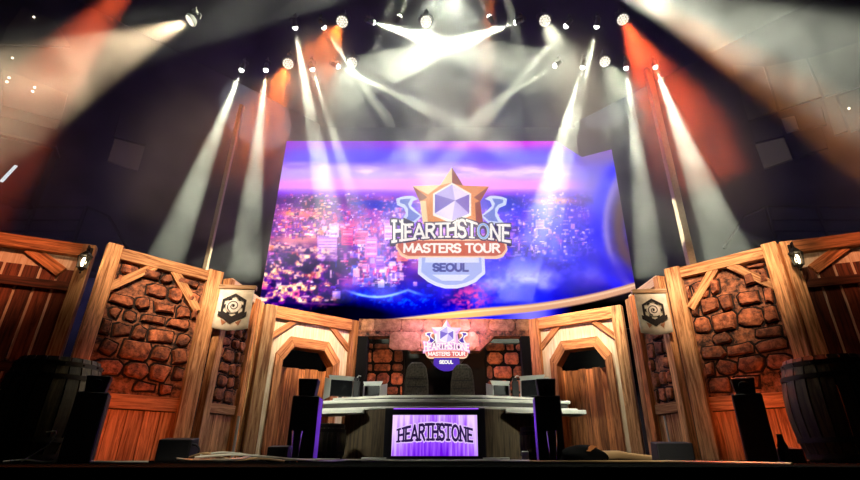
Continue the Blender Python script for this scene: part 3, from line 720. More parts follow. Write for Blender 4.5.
# outline: notch in the upper right corner, slanting lower right edge
def top_at(x):
    a, b, c = at(556,141,YS), at(582,157,YS), at(613,149,YS)
    if x <= a.x: return zT
    if x <= b.x: return a.z+(b.z-a.z)*(x-a.x)/(b.x-a.x)
    return b.z+(c.z-b.z)*(x-b.x)/(c.x-b.x)
TOP = np.array([top_at(x) for x in xs])
lft = at(290,141,YS).x
zz = 1-(zT-GZ)/(zT-zB)                      # keep rows level but squeezed under the top line
GZ2 = np.minimum(GZ, TOP[None, :])
verts = np.stack([GX, np.zeros_like(GX), GZ2-3.3], -1).reshape(-1, 3)
idx = np.arange(nx*nz).reshape(nz, nx)
q = np.stack([idx[1:,:-1], idx[1:,1:], idx[:-1,1:], idx[:-1,:-1]], -1)
keep = (GZ2[:-1,:-1]-GZ2[1:,:-1] > 1e-4)|(GZ2[:-1,1:]-GZ2[1:,1:] > 1e-4)
q = q[keep]
me = bpy.data.meshes.new('screen_image'); me.from_pydata(verts.tolist(), [], q.tolist())
ca = me.color_attributes.new('picture', 'FLOAT_COLOR', 'POINT')
ca.data.foreach_set('color', np.concatenate([COLR.reshape(-1,3), np.ones((nx*nz,1))], 1).astype(np.float32).ravel())
m, t_, b = nt('screen_picture'); b.inputs['Base Color'].default_value = (0,0,0,1); b.inputs['Specular IOR Level'].default_value = 0
an = t_.nodes.new('ShaderNodeAttribute'); an.attribute_name = 'picture'; t_.links.new(an.outputs['Color'], b.inputs['Emission Color']); b.inputs['Emission Strength'].default_value = 1.25
me.materials.append(m); so = bpy.data.objects.new('screen_image', me); COL.objects.link(so); so.parent = sr
ol = [(xs[0], zB), (xR, zB), (xR, TOP[-1])] + [(at(*p, YS).x, at(*p, YS).z) for p in ((582,157),(556,141))] + [(xs[0], zT)]
MB().prism([(a, z-3.3) for a, z in ol], .01, .16).build('screen_casing', M['black'], sr)
def mp_screen(lx, lz):
    p = at(450+lx, 228-lz, YS); return (p.x, p.z-3.3)
logo(sr, mp_screen, -.004)

# hanging lit sign on the lintel
sg = empty('hanging_sign', (0, 11.98, 2.0), 0, 'lit star emblem sign hanging on the brick lintel above the desk', 'sign')
def mp_sign(lx, lz):
    p = at(446+lx*.385, 320+(60-lz)*.425, 11.98); return (p.x, p.z-2.0)
logo(sg, mp_sign, -.004, True)
MB().prism([mp_sign(a, b) for a, b in [(-30,30),(32,30),(40,0),(50,-14),(50,-28),(30,-52),(-28,-52),(-46,-28),(-46,-14),(-36,0)]], .004, .07).build('sign_casing', M['black'], sg)

# ------------------------------------------------------------------ the desk
dk = empty('caster_desk', (-.1, 8.3, 0), 0, 'wide tiered pale topped desk with purple lit front panel at centre stage', 'desk')
def slab(name, plan, z0, z1, mat):
    n = len(plan); vs = [(x+.1, y-8.3, z0) for x, y in plan]+[(x+.1, y-8.3, z1) for x, y in plan]
    o = MB().add(vs, [tuple(range(n))[::-1], tuple(range(n, 2*n))]+[(i,(i+1)%n,(i+1)%n+n,i+n) for i in range(n)], .5).build(name, M[mat], dk, bev=.006); return o
def trap(xl, yl, xa, ya, xb, yb, xr, yr, back=.9): return [(xl,yl),(xa,ya),(xb,yb),(xr,yr),(xr-.15,yr+back),(xl+.15,yl+back)]
slab('desktop', trap(-2.1,9.2, -1.0,8.75, .62,8.75, 1.75,9.2), 1.0, 1.045, 'desk_edge')
slab('tier', trap(-2.1,9.1, -1.0,8.65, .62,8.65, 1.9,9.1), .955, .995, 'desk_dark')
slab('tier', trap(-2.2,8.75, -1.02,8.45, .64,8.45, 2.15,8.75), .90, .95, 'desk_edge')
slab('tier', trap(-2.15,8.75, -1.0,8.4, .6,8.4, 2.1,8.75), .80, .895, 'desk_dark')
slab('tier', trap(-2.18,8.5, -1.0,8.15, .6,8.15, 2.2,8.5), .765, .80, 'desk_edge')
slab('side_shelf', [(-2.2,8.35),(-1.35,8.15),(-1.35,8.7),(-2.2,8.9)], .70, .765, 'desk_edge')
slab('side_shelf', [(.95,8.15),(2.3,8.35),(2.3,8.9),(.95,8.7)], .70, .765, 'desk_edge')
slab('front_panel', [(-.98,8.02),(.6,8.02),(.6,8.5),(-.98,8.5)], 0, .765, 'black')
slab('side_panel', [(-.98,8.05),(-.98,8.4),(-1.72,8.9),(-1.72,8.55)], 0, .76, 'desk_wood')
slab('side_panel', [(.6,8.05),(1.42,8.55),(1.42,8.9),(.6,8.4)], 0, .76, 'desk_wood')
slab('plinth', [(-1.3,7.96),(.95,7.96),(.95,8.1),(-1.3,8.1)], 0, .05, 'desk_edge')
slab('glow_strip', [(-.85,8.0),(.5,8.0),(.5,8.14),(-.85,8.14)], .748, .762, 'purple_strip')
def panel_glow():
    m, t, b = nt('purple_streaks'); N = t.nodes; L = t.links
    tc = N.new('ShaderNodeTexCoord'); mp_ = N.new('ShaderNodeMapping'); mp_.inputs['Scale'].default_value = (22, 1, 1.3); L.new(tc.outputs['Object'], mp_.inputs['Vector'])
    n = N.new('ShaderNodeTexNoise'); n.inputs['Scale'].default_value = 1; n.inputs['Detail'].default_value = 5; L.new(mp_.outputs[0], n.inputs['Vector'])
    sx = N.new('ShaderNodeSeparateXYZ'); L.new(tc.outputs['Object'], sx.inputs[0])
    def mm(op, a, v): 
        q_ = N.new('ShaderNodeMath'); q_.operation = op; L.new(a, q_.inputs[0])
        if isinstance(v, float): q_.inputs[1].default_value = v
        else: L.new(v, q_.inputs[1])
        return q_.outputs[0]
    ax = mm('MULTIPLY', mm('POWER', mm('ABSOLUTE', mm('ADD', sx.outputs['X'], -.03), 0.0), 2.0), .75)
    az = mm('MULTIPLY', mm('ADD', sx.outputs['Z'], .12), .55)
    f = mm('ADD', mm('ADD', n.outputs['Fac'], ax), az)
    r = N.new('ShaderNodeValToRGB'); e = r.color_ramp.elements
    e[0].position = .38; e[0].color = (*lin((105,15,225)), 1); e[1].position = .98; e[1].color = (*lin((240,205,255)), 1)
    x = e.new(.62); x.color = (*lin((160,85,250)), 1); L.new(f, r.inputs['Fac'])
    b.inputs['Base Color'].default_value = (0,0,0,1); L.new(r.outputs['Color'], b.inputs['Emission Color']); b.inputs['Emission Strength'].default_value = 1.0
    return m
pa, pb = at(393, 415, 7.98), at(478, 456, 7.98)
ls = MB().box(pa.x-(pa.x+pb.x)/2, pb.x-(pa.x+pb.x)/2, 0, .03, -(pa.z-pb.z)/2, (pa.z-pb.z)/2, r=.5).build('lit_panel', panel_glow(), dk, ((pa.x+pb.x)/2+.1, 7.98-8.3, (pa.z+pb.z)/2))
w2, h2 = (pb.x-pa.x)/2, (pa.z-pb.z)/2
fr = MB()
for (a, b2, c, d) in ((-w2-.07, w2+.07, h2, h2+.05), (-w2-.07, w2+.07, -h2-.04, -h2), (-w2-.07, -w2, -h2, h2), (w2, w2+.07, -h2, h2)): fr.box(a, b2, -.03, .03, c, d)
fr.build('panel_frame', M['black'], ls)
def mpd(u, v):
    t = 2*u-1; return (-w2*.87+u*w2*1.76, -.04 - .035*t*t + (v-.1)*(.17+.05*(1-t*t)))
letters(MB(), 'HEARTHSTONE', mpd, .36, -.010, 0, .22).build('letter_glow', scr('letter_rim', (225,190,255)), ls)
letters(MB(), 'HEARTHSTONE', mpd, .2, -.02, 0, .18).build('dark_letters', ML['dark'], ls)

# ------------------------------------------------------------------ monitors on the desk
def monitor(x, y, z, rz, w, h, label, tilt=.25):
    r = empty('desk_monitor', (x, y, z), rz, label, 'monitor', 'monitors on the desk')
    MB().box(-w/2, w/2, 0, .05, .06, h, c=.008).build('back_cover', M['monitor_black'], r, rot=(-tilt*.3, 0, 0))
    MB().prism([(-w/2-.01, h-.01), (w/2+.01, h-.01), (w/2+.05, h+.09), (-w/2-.05, h+.09)], .0, .012).build('top_hood', M['monitor_grey'], r, rot=(-.15,0,0))
    for s in (-1, 1):
        MB().add([(s*(w/2+.012),0,.04),(s*(w/2+.06),.24,.0),(s*(w/2+.06),.24,h+.06),(s*(w/2+.012),0,h), (s*(w/2+.022),0,.04),(s*(w/2+.07),.24,.0),(s*(w/2+.07),.24,h+.06),(s*(w/2+.022),0,h)],
                 [(0,1,2,3),(7,6,5,4),(0,4,5,1),(1,5,6,2),(2,6,7,3),(3,7,4,0)]).build('side_hood', M['monitor_grey'], r)
    MB().box(-.03, .03, .05, .09, 0, h*.5).build('neck', M['blackmetal'], r)
    MB().box(-.1, .1, 0, .18, 0, .015, c=.004).build('foot', M['blackmetal'], r)
    return r
monitor(-2.0, 9.45, 1.045, .5, .42, .36, 'leftmost hooded monitor on the left end of the desk')
monitor(-1.42, 9.35, 1.045, -.25, .30, .24, 'second hooded monitor from the left on the desk')
monitor(1.02, 9.3, 1.045, .25, .30, .24, 'hooded monitor third from the left on the desk, right half')
monitor(1.6, 9.4, 1.045, -.5, .42, .36, 'hooded monitor on the right end of the desk')
for x, l in ((-1.68, 'small black camera device between the two left monitors'), (1.27, 'small black camera device between the two right monitors')):
    r = empty('desk_camera', (x, 9.2, 1.045), 0, l, 'camera', 'small cameras on the desk')
    MB().box(-.06,.06,-.03,.05,0,.3,c=.01).build('body', M['black'], r); MB().box(-.05,.035,-.04,.04,.3,.36,c=.01).build('head', M['blackmetal'], r)
    MB().tube([(.0,0,.36),(.03,0,.4),(.07,0,.39)], .012).build('arm', M['monitor_grey'], r)

# ------------------------------------------------------------------ chairs behind the desk
def chair(x, y, rz, label, sc=1.0, sw=1.0):
    r = empty('swivel_chair', (x, y, 0), rz, label, 'chair', 'high backed chairs behind the desk'); r.scale = (sc*sw, sc*sw, sc)
    w = .27; prof = [(-w*.98,.5),(-w*1.05,.8),(-w,1.15),(-w*.82,1.36),(-w*.45,1.44),(w*.45,1.44),(w*.82,1.36),(w,1.15),(w*1.05,.8),(w*.98,.5)]
    b = MB().prism(prof, 0, .1).build('backrest', M['chair_fabric'], r, bev=.03)
    MB().prism([(-w*.62,1.2),(w*.62,1.2),(w*.5,1.38),(-w*.5,1.38)], -.03, 0).build('headrest', M['chair_fabric'], r, bev=.01)
    sm = MB()
    for z in (.7,.88,1.05,1.17): sm.box(-w*.8, w*.8, -.008, .0, z, z+.012)
    sm.build('seam', M['black'], b)
    MB().box(-.27,.27,-.48,.04,.44,.54,c=.03).build('seat', M['chair_fabric'], r)
    for s in (-1, 1):
        MB().tube([(s*.3,0,.5),(s*.36,0,.7),(s*.36,-.05,.76),(s*.35,-.3,.76)], .022).build('armrest', M['monitor_grey'], r, smooth=True)
    MB().lathe([(.03,.1),(.03,.44)], 12).build('gas_column', M['blackmetal'], r)
    st = MB()
    for k in range(5): t = 2*PI*k/5; st.tube([(0,0,.12),(.28*math.cos(t),.28*math.sin(t),.07)], .022, 6)
    st.build('star_base', M['blackmetal'], r)
    for k in range(5): t = 2*PI*k/5; MB().lathe([(.02,0),(.03,.01),(.03,.05),(.02,.06)], 10, (.28*math.cos(t), .28*math.sin(t), 0)).build('caster', M['black'], r)
    return r
pc = at(417, 362, 10.6); chair(pc.x, 10.6, .1, 'high backed grey chair behind the desk, left of the hanging sign', (pc.z)/1.44, .7)
pc = at(462, 364, 10.5); chair(pc.x, 10.5, -.12, 'high backed grey chair behind the desk, right of the hanging sign', (pc.z)/1.44, .7)

# ------------------------------------------------------------------ loudspeakers
def tower(x, y, rz, w, h, d, mw, mh, label, strip=False):
    r = empty('loudspeaker_tower', (x, y, 0), rz, label, 'speaker')
    b = MB().box(-w/2, w/2, 0, d, 0, h, c=.012).build('cabinet', M['black'], r)
    MB().box(-w/2+.02, w/2-.02, -.008, .004, .04, h-.04).build('grille', M['grille'], b)
    t = MB().prism([(-mw*.42, h),(mw*.42, h),(mw*.52, h+mh),(-mw*.52, h+mh)], .04, d*.75).build('top_monitor', M['black'], r, bev=.012)
    MB().lathe([(mw*.26,0),(mw*.24,.012),(mw*.1,-.01)], 20).build('cone', M['grille'], t, (0,.035,h+mh*.45), (PI/2,0,0))
    hb = MB().box(-.06,.06,-.012,.0, h*.55, h*.6); hb.build('badge', M['blackmetal'], b)
    if strip:
        x0 = strip*(w/2+.001); MB().box(min(x0, x0+strip*.006), max(x0, x0+strip*.006), .0, d, .02, h-.02).build('lit_side', plain('violet_side_panel', (.3,.1,.7), .5), b)  # violet light falling on the black side is painted as its colour
def tw(px, py_top, Y, w, h_frac, label, mw, rz=0, d=.4, strip=False):
    p = at(px, py_top, Y); H = p.z; tower(p.x, Y, rz, w, H*(1-h_frac), d, mw, H*h_frac, label, strip)
tw(99, 375, 5.1, .27, .2, 'black loudspeaker tower in front of the left stone panel', .21, .5, .3)
tw(742, 377, 5.1, .27, .2, 'black loudspeaker tower in front of the right stone panel', .21, -.5, .3)
tw(308, 378, 6.6, .34, .22, 'black loudspeaker tower with violet edge left of the desk', .25, .1, .35, 1)
tw(546, 378, 6.6, .33, .22, 'black loudspeaker tower with violet edge right of the desk', .25, -.1, .35, -1)

# ------------------------------------------------------------------ barrels
def barrel(x, y, R, H, label, mat='barrel', name='wooden_barrel'):
    r = empty(name, (x, y, 0), random.uniform(0, 3), label, 'barrel')
    mb = MB(); n = 22
    for k in range(n):
        t0, t1 = 2*PI*(k+.06)/n, 2*PI*(k+.94)/n; vs = []; m_ = 12
        for i in range(m_+1):
            z = H*i/m_; q_ = R*(.80+.20*(1-(2*i/m_-1)**2))
            for (t, rr) in ((t0, q_), (t1, q_), (t1, q_-.04), (t0, q_-.04)): vs.append((rr*math.cos(t), rr*math.sin(t), z))
        fs = [(i*4+a, i*4+(a+1)%4, (i+1)*4+(a+1)%4, (i+1)*4+a) for i in range(m_) for a in range(4)]+[(3,2,1,0),(m_*4,m_*4+1,m_*4+2,m_*4+3)]
        mb.add(vs, fs)
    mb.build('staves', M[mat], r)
    MB().lathe([(R*.77,H*.95),(R*.77,H*.97)], n).build('lid', M[mat], r)
    for f in (.05,.2,.8,.93):
        rr = R*(.80+.20*(1-(2*f-1)**2))+.004
        hp = MB().lathe([(rr-.01,H*f-.025),(rr+.006,H*f-.025),(rr+.006,H*f+.025),(rr-.01,H*f+.025)], 44); hp.build('hoop', M['iron'], r, smooth=True)
    if R > .4:
        rr = R*(.80+.20*(1-(2*.93-1)**2))+.01; first = None
        for k in range(14):
            t = 2*PI*k/14
            if first is None: first = MB().lathe([(.014,-.01),(.014,.01)], 8).build('rivet', M['iron'], r, (rr*math.cos(t), rr*math.sin(t), H*.93))
            else:
                o = first.copy(); COL.objects.link(o); o.location = (rr*math.cos(t), rr*math.sin(t), H*.93)
    return r
pl_, pr_ = at(58, 358, 5.9), at(821, 358, 5.6)
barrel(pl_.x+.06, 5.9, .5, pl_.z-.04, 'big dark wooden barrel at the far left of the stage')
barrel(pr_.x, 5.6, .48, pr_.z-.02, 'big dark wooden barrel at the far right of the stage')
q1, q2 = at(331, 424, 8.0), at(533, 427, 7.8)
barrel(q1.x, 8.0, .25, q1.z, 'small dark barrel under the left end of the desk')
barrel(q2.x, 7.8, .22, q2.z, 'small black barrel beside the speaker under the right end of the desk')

# ------------------------------------------------------------------ small stage props
def stage_box(x, y, rz, w, d, h, label, handle=1):
    r = empty('wedge_monitor', (x, y, 0), rz, label, 'stage monitor', 'low black stage boxes')
    MB().add([(-w/2,0,0),(w/2,0,0),(w/2,d,0),(-w/2,d,0),(-w/2,.0,h*.9),(w/2,.0,h*.9),(w/2,d*.8,h),(-w/2,d*.8,h)], [(0,3,2,1),(4,5,6,7),(0,1,5,4),(1,2,6,5),(2,3,7,6),(3,0,4,7)]).build('cabinet', M['black'], r, bev=.012)
    MB().box(-w/2+.02, w/2-.02, -.006, 0, .02, h*.86).build('grille', M['grille'], r)
    if handle:
        MB().tube([(w/2+.0+.09*math.sin(t*PI/8), .05, h*.45+.07*math.cos(t*PI/8)) for t in range(9)], .012).build('handle', M['blackmetal'], r)
    return r
def sb(px, py, Y, w, label, rz=0, handle=1, d=.3):
    p = at(px, py, Y); return stage_box(p.x, Y, rz, w, d, p.z, label, handle)
sb(176, 437, 6.2, .38, 'low black stage box with ring handle before the left stone panel', .1)
sb(674, 441, 6.2, .42, 'low black stage box before the right emblem panel', -.1, 0)
sb(278, 445, 6.1, .24, 'low black stage box left of the left desk side speaker', 0, 0, .2)
sb(792, 447, 5.2, .22, 'low black box between the right speaker tower and right barrel', 0, 0, .2)
p = at(779, 434, 5.15); r = empty('black_bottle', (p.x, 5.15, 0), 0, 'tall thin black bottle right of the right speaker tower', 'bottle')
MB().lathe([(.045,0),(.047,p.z*.6),(.03,p.z*.75),(.025,p.z*.97),(.028,p.z)], 16).build('bottle_body', M['black'], r, smooth=True)
for px, l in ((297.5, 'clear glass tumbler standing before the left desk side speaker'), (551.5, 'clear glass tumbler standing before the right desk side speaker')):
    p = at(px, 431, 6.2); h = p.z
    tag(MB().lathe([(.045,0),(.065,h),(.058,h),(.04,.02),(.001,.02)], 24).build('glass_tumbler', M['glass'], None, (p.x, 6.2, 0), smooth=True), l, 'glass', 'glass tumblers')
# dark bag with an orange cloth
rnd = random.Random(3); vs = []; nU, nV = 22, 10
p = at(573, 445, 6.6)
for j in range(nV+1):
    ph = PI/2*j/nV
    for i in range(nU):
        t = 2*PI*i/nU; k = 1+.12*math.sin(3*t+j)+.06*rnd.random()
        vs.append((.28*math.cos(t)*math.cos(ph)*k, .18*math.sin(t)*math.cos(ph)*k, (p.z)*math.sin(ph)**.8))
fs = [(j*nU+i, j*nU+(i+1)%nU, (j+1)*nU+(i+1)%nU, (j+1)*nU+i) for j in range(nV) for i in range(nU)]
bag = empty('soft_bag', (p.x+.06, 6.4, 0), 0, 'slumped black bag with an orange flap right of the right desk speaker', 'bag')
MB().add(vs, fs, .5).build('bag_body', M['cloth_black'], bag, smooth=True)
MB().add([(.0,-.14,p.z*.62),(.08,-.12,p.z*.96),(.17,-.08,p.z*.9),(.1,-.15,p.z*.75),(.05,-.165,p.z*.6), (.0,-.12,p.z*.62),(.08,-.1,p.z*.96),(.17,-.06,p.z*.9),(.1,-.13,p.z*.75),(.05,-.145,p.z*.6)],
         [(0,1,2,3,4),(9,8,7,6,5),(0,5,6,1),(1,6,7,2),(2,7,8,3),(3,8,9,4),(4,9,5,0)]).build('orange_flap', plain('orange_cloth', (.7,.22,.05), .8), bag)
p = at(525, 451, 7.6)
tag(MB().box(-.05,.05,-.03,.03,0,p.z,c=.01).build('paper_cup_box', M['white_paint'], None, (p.x, 7.6, 0)), 'small white box on the floor at the right desk foot', 'box')
# brown rug roll lying on the stage to the right
mb = MB(); pts = [(at(x, 455, 6.9).x, 6.9+.15*math.sin(x*.07), .03+h) for x, h in ((586,.06),(600,.045),(615,.05),(630,.03),(646,.02),(662,.01))]
tag(mb.tube(pts, [.05,.06,.055,.05,.04,.03], 10).build('cloth_roll', M['cable_tan'], smooth=True), 'tan cloth roll lying on the stage beside the black bag', 'cloth')
# cables
def cable(pts, rad, mat, label, grp='loose stage cables'):
    P_ = [Vector((x, y, z)) for x, y, z in pts]; out = []
    for i in range(len(P_)-1):
        a, b, c, d = P_[max(i-1,0)], P_[i], P_[i+1], P_[min(i+2,len(P_)-1)]
        for k in range(6):
            t = k/6; out.append(.5*((2*b)+(c-a)*t+(2*a-5*b+4*c-d)*t*t+(3*b-a-3*c+d)*t**3))
    out.append(P_[-1]); tag(MB().tube(out, rad, 6).build('cable', M[mat], smooth=True), label, 'cable', grp)
def fx(px, Y, z=.012): return (at(px, 455, Y).x, Y, z)
cable([fx(178,5.6,.04), fx(190,5.0,.03), fx(215,4.6,.03), fx(240,4.8,.04), fx(256,5.6,.07), fx(268,6.2,.03)], .012, 'cable_white', 'white cable looping on the stage edge left of centre')
cable([fx(190,5.8,.05), fx(205,5.6,.09), fx(222,5.8,.05), fx(236,5.7,.03), fx(262,5.8,.04), fx(285,6.0)], .014, 'cable_tan', 'tan cable bundle humped beside the left stage box')
cable([fx(195,5.0,.05), fx(230,5.2,.075), fx(262,5.3,.06), fx(300,5.6,.03), fx(330,6.8), fx(352,7.3,.02), fx(390,7.2), fx(440,7.4), fx(500,7.3), fx(530,6.4)], .012, 'cable_white', 'long white cable running across the stage before the desk')
cable([fx(200,5.6,.07), fx(222,5.7,.1), fx(245,5.9,.08), fx(275,6.1,.03), fx(310,6.1,.03), fx(340,6.3,.03)], .012, 'cable_white', 'short white cable between the left stage box and the desk side speaker')
cable([fx(530,6.2), fx(560,5.9), fx(610,6.0), fx(660,6.1), fx(700,5.2), fx(745,4.2), fx(790,3.5)], .010, 'cable_tan', 'thin tan cable running to the lower right stage edge')
cable([fx(5,5.2), fx(25,5.3,.03), fx(45,5.2), fx(70,5.1,.02), fx(110,5.3), fx(150,5.5)], .009, 'cable_white', 'thin pale cable along the stage edge at the left')
for px, yt, Y, l in ((56, 432, 5.2, 'thin pale stand wire before the left barrel'),):
    p = at(px, yt, Y); cable([(p.x-.1, Y, p.z), (p.x, Y, p.z), (p.x-.03, Y, p.z*.6), (p.x-.14, Y+.02, .1), (p.x-.25, Y, .012)], .006, 'cable_white', l)
p = at(239, 416, 9.0); q_ = at(233, 446, 9.0)
tag(MB().tube([(p.x, 9.0, p.z), (q_.x, 9.05, 0.0)], .025).build('white_tube', M['white_paint']), 'white upright tube leaning at the foot of the left banner panel', 'tube')
p = at(664, 416, 8.9)
tag(MB().tube([(p.x, 8.9, p.z), (p.x+.03, 8.9, 0.0)], .018).build('white_tube', M['white_paint']), 'white upright tube at the foot of the right banner panel', 'tube')

# ------------------------------------------------------------------ lighting rig
def aim(o, p, t):
    o.location = p; o.rotation_euler = (Vector(t)-Vector(p)).to_track_quat('-Z', 'Y').to_euler()
def spot(name, p, t, power, col, deg, blend=.3, rad=.03):
    l = bpy.data.lights.new(name, 'SPOT'); l.energy = power; l.color = col; l.spot_size = math.radians(deg); l.spot_blend = blend; l.shadow_soft_size = rad
    o = bpy.data.objects.new(name, l); COL.objects.link(o); aim(o, p, t); return o
HEAD = {}
def fixture(kind, p, t, label):
    """ hanging head whose lens sits at p and looks at t """
    r = empty('moving_head_light' if kind == 'beam' else 'wash_light', (0,0,0), 0, label, 'stage light', 'moving head beam lights' if kind == 'beam' else 'round wash lights')
    P, T = Vector(p), Vector(t); d = (T-P).normalized(); s = .55 if kind == 'beam' else .85
    r.location = P - d*.1
    top = (0, 0, 0)
    hd = MB()
    if kind == 'beam': hd.lathe([(.05*s,-.12*s),(.09*s,-.1*s),(.10*s,-.0*s),(.12*s,.12),(.11*s,.12)], 20)
    else: hd.lathe([(.06*s,-.06*s),(.13*s,-.04*s),(.18*s,.03),(.18*s,.09),(.165*s,.09),(.165*s,.07)], 24)
    q = d.to_track_quat('Z', 'Y').to_euler()
    h = hd.build('head', M['fixture'], r, (0,0,0), q, smooth=True)
    if kind == 'beam':
        MB().lathe([(.115*s,0),(.105*s,.03),(.07*s,.06),(.02*s,.07)], 20, (0,0,.12)).build('lens', M['glow_white'], h, smooth=True)
    else:
        c = MB(); rr = .026*s
        for nn, R_ in ((1, 0), (6, .068), (12, .132)):
            for k in range(nn):
                a = 2*PI*k/nn; c.lathe([(rr,0),(rr*.8,.012),(rr*.3,.016)], 8, (R_*s*math.cos(a), R_*s*math.sin(a), .075))
        c.build('lens_cells', M['glow_wash'], h, smooth=True)
        MB().lathe([(.165*s,.071),(.165*s,.0725)], 24).build('reflector', M['monitor_grey'], h)
    y = MB(); w = .21*s
    y.tube([(-w,0,0),(-w,0,.16*s),(-w*.8,0,.24*s),(w*.8,0,.24*s),(w,0,.16*s),(w,0,0)], .012*s, 6); y.build('yoke', M['fixture'], r)
    MB().box(-.07*s,.07*s,-.07*s,.07*s,.24*s,.36*s,c=.01).build('base', M['fixture'], r)
    MB().tube([(0,0,.36*s),(0,0,.5*s)], .012, 6).build('clamp', M['fixture'], r)
    return P + d*(.12 if kind == 'beam' else .03)
W_ = (.96, 1, .74)
KB = 1.0
def head(px, py, Y, tx, ty, tY, deg, k, label, kind='beam', col=W_, blend=.25):
    p = at(px, py, Y); t = at(tx, ty, tY)
    P = fixture(kind, p, t, label)
    spot('spot_beam' if kind == 'beam' else 'spot_wash', P, t, (15000 if kind == 'beam' else 3600)*k*KB, col, deg, blend, .045 if kind == 'beam' else .09)
    return p
YA, YB = 8.3, 9.5
head(242, 69, YB, 165, 262, 10.5, 9.5, 2.4, 'leftmost beam light of the lower row, its white beam falling to the left stone panel')
head(266, 69, YB, 243, 285, 10.8, 9, 2.4, 'second beam light of the lower row, its beam falling steeply behind the left banner')
head(295, 26, YA, 326, 200, 11.7, 10, 4.2, 'leftmost beam light of the upper row, beam falling on the left of the screen')
head(323, 26, YA, 430, 180, 11.6, 7, 2.4, 'second beam light of the upper row, beam crossing down to the right')
head(312, 68, YB, 345, 170, 10.8, 8, 1.6, 'third beam light of the lower row, short beam down over the screen top')
head(337, 66, YB, 470, 130, 10.0, 8, 1.8, 'fourth beam light of the lower row, beam slanting right towards the centre')
head(372, 22, YA, 520, 68, 11.8, 15, 4.6, 'bright beam light left of top centre, beam crossing to the right')
head(399, 18, YA, 420, -30, 8.0, 9, .8, 'small beam light at top centre left shining up and right')
head(490, 18, YA, 466, -30, 8.0, 9, .8, 'small beam light at top centre right shining up and left')
head(517, 22, YA, 350, 82, 11.8, 15, 5.0, 'bright beam light right of top centre, beam crossing to the left')
head(567, 25, YA, 450, 160, 10.5, 8, 2.2, 'beam light of the upper row slanting down left towards the emblem')
head(556, 65, YB, 455, 128, 10.0, 8, 1.6, 'beam light of the lower row slanting left over the screen top')
head(597, 25, YA, 556, 200, 11.7, 9, 3.8, 'rightmost beam light of the upper row, beam falling on the right of the screen')
head(583, 66, YB, 545, 195, 11.2, 10, 4, 'beam light of the lower row falling on the right of the screen')
head(626, 67, YB, 650, 262, 10.5, 9, 2.4, 'beam light of the lower row falling just right of the screen')
head(655, 66, YB, 730, 262, 10.5, 12, 2.4, 'rightmost beam light of the lower row, beam falling behind the right stone panel')
# round wash lights
OR = (1, .20, .035); RD = (1, .11, .03); PE = (1, .74, .45)
head(189, 21, YA, 20, 92, 7.4, 29, 3.8, 'round wash light at the far left of the upper row', 'wash', PE, .35)
head(288, 64, YB, 225, 200, 5.6, 15, 2.6, 'round wash light with orange beam beside the left end of the screen', 'wash', OR, .6)
head(342, 22, YA, 285, 125, 5.2, 15, 3.0, 'round wash light with orange beam at upper left centre', 'wash', OR, .6)
head(352, 63, YB, 330, 190, 5.4, 18, .9, 'round wash light of the lower row above the left of the screen', 'wash', W_, .8)
head(426, 22, YA, 424, 150, 5.0, 20, 1.0, 'round wash light at the top centre', 'wash', W_, .8)
head(545, 21, YA, 600, 160, 5.2, 18, 1.0, 'round wash light of the upper row right of the bright crossing beams', 'wash', W_, .8)
head(605, 62, YB, 670, 190, 5.6, 18, 1.2, 'round wash light of the lower row above the right end of the screen', 'wash', W_, .8)
head(623, 20, YA, 735, 235, 5.6, 17, 5.5, 'round wash light with red orange beam at the right of the upper row', 'wash', RD, .6)
# rig lights above the picture: their beams cross the haze; the last is an added wide lamp
def rig(p, t, k, col, deg, blend=.6): spot('rig_beam', p, t, 1000*k*KB, col, deg, blend, .1)
WR = (.97, 1, .78)
rig(at(590,-22,8.2), at(860,75,8.6), 27, WR, 25)
rig(at(600,-30,8.6), at(830,120,9.2), 30, (1,.34,.08), 13)
rig(at(470,-40,8.2), at(180,28,8.6), 15, WR, 10)
rig(at(150,-40,8.2), at(50,80,8.2), 16, RD, 18)
rig(at(193,14,8.3), at(95,150,7.8), 18, (1,.22,.06), 15)
rig((-1.4,9.5,12.4), (-2.6,10.2,8.0), 7, WR, 8)
rig((-.2,9.5,12.6), (-1.0,10.5,8.0), 5, WR, 8)
rig((1.3,9.0,12.6), (.9,10.5,8.5), 10, OR, 12)
rig((-.8,9.5,12.6), (1.6,10.5,7.5), 6, WR, 9)
rig((1.6,9.5,12.6), (2.6,10.5,7.5), 6, WR, 10)
rig((0,9.5,12.8), (0,9.3,6), 4.2, (.95,1,.8), 60, 1)  # unseen wide lamp added to grey the haze overall

# stage lighting on the scenery, plus added lamps for parts left dark
def key(p, t, power, col, deg, blend=1.0, rad=.25): spot('stage_spot', p, t, power, col, deg, blend, rad)
WARM = (1, .76, .52)
for s in (-1, 1):
    key((s*1.5, 3.0, 8.0), (s*3.4, 11.5, 3.5), 13500, WARM, 20)
    key((s*2.0, 2.0, 7.5), (s*5.3, 8.9, 3.5), 7500, (1, .66, .41), 23)
    key((s*3.4, 1.5, 7.0), (s*7.6, 7.6, 3.35), 2600, (1, .36, .17), 17)
    key((s*3.9, 7.0, .2), (s*5.6, 8.75, .8), 130, (1, .24, .07), 58)       # orange floor lights on the stone panels
    key((s*5.4, 5.6, .25), (s*7.6, 7.8, 1.6), 12, (1, .16, .05), 70)
    key((s*1.2, 6.5, 3.5), (s*4.3, 10.2, 1.4), 45, (1, .82, .5), 50)
key((0, 3.0, 6.5), (0, 12.2, 3.15), 3600, (1, .58, .36), 20)
for s in (-1, 1): key((s*3.4, 6.6, 3.2), (s*1.7, 8.7, .9), 600, (.97, 1, .84), 40)
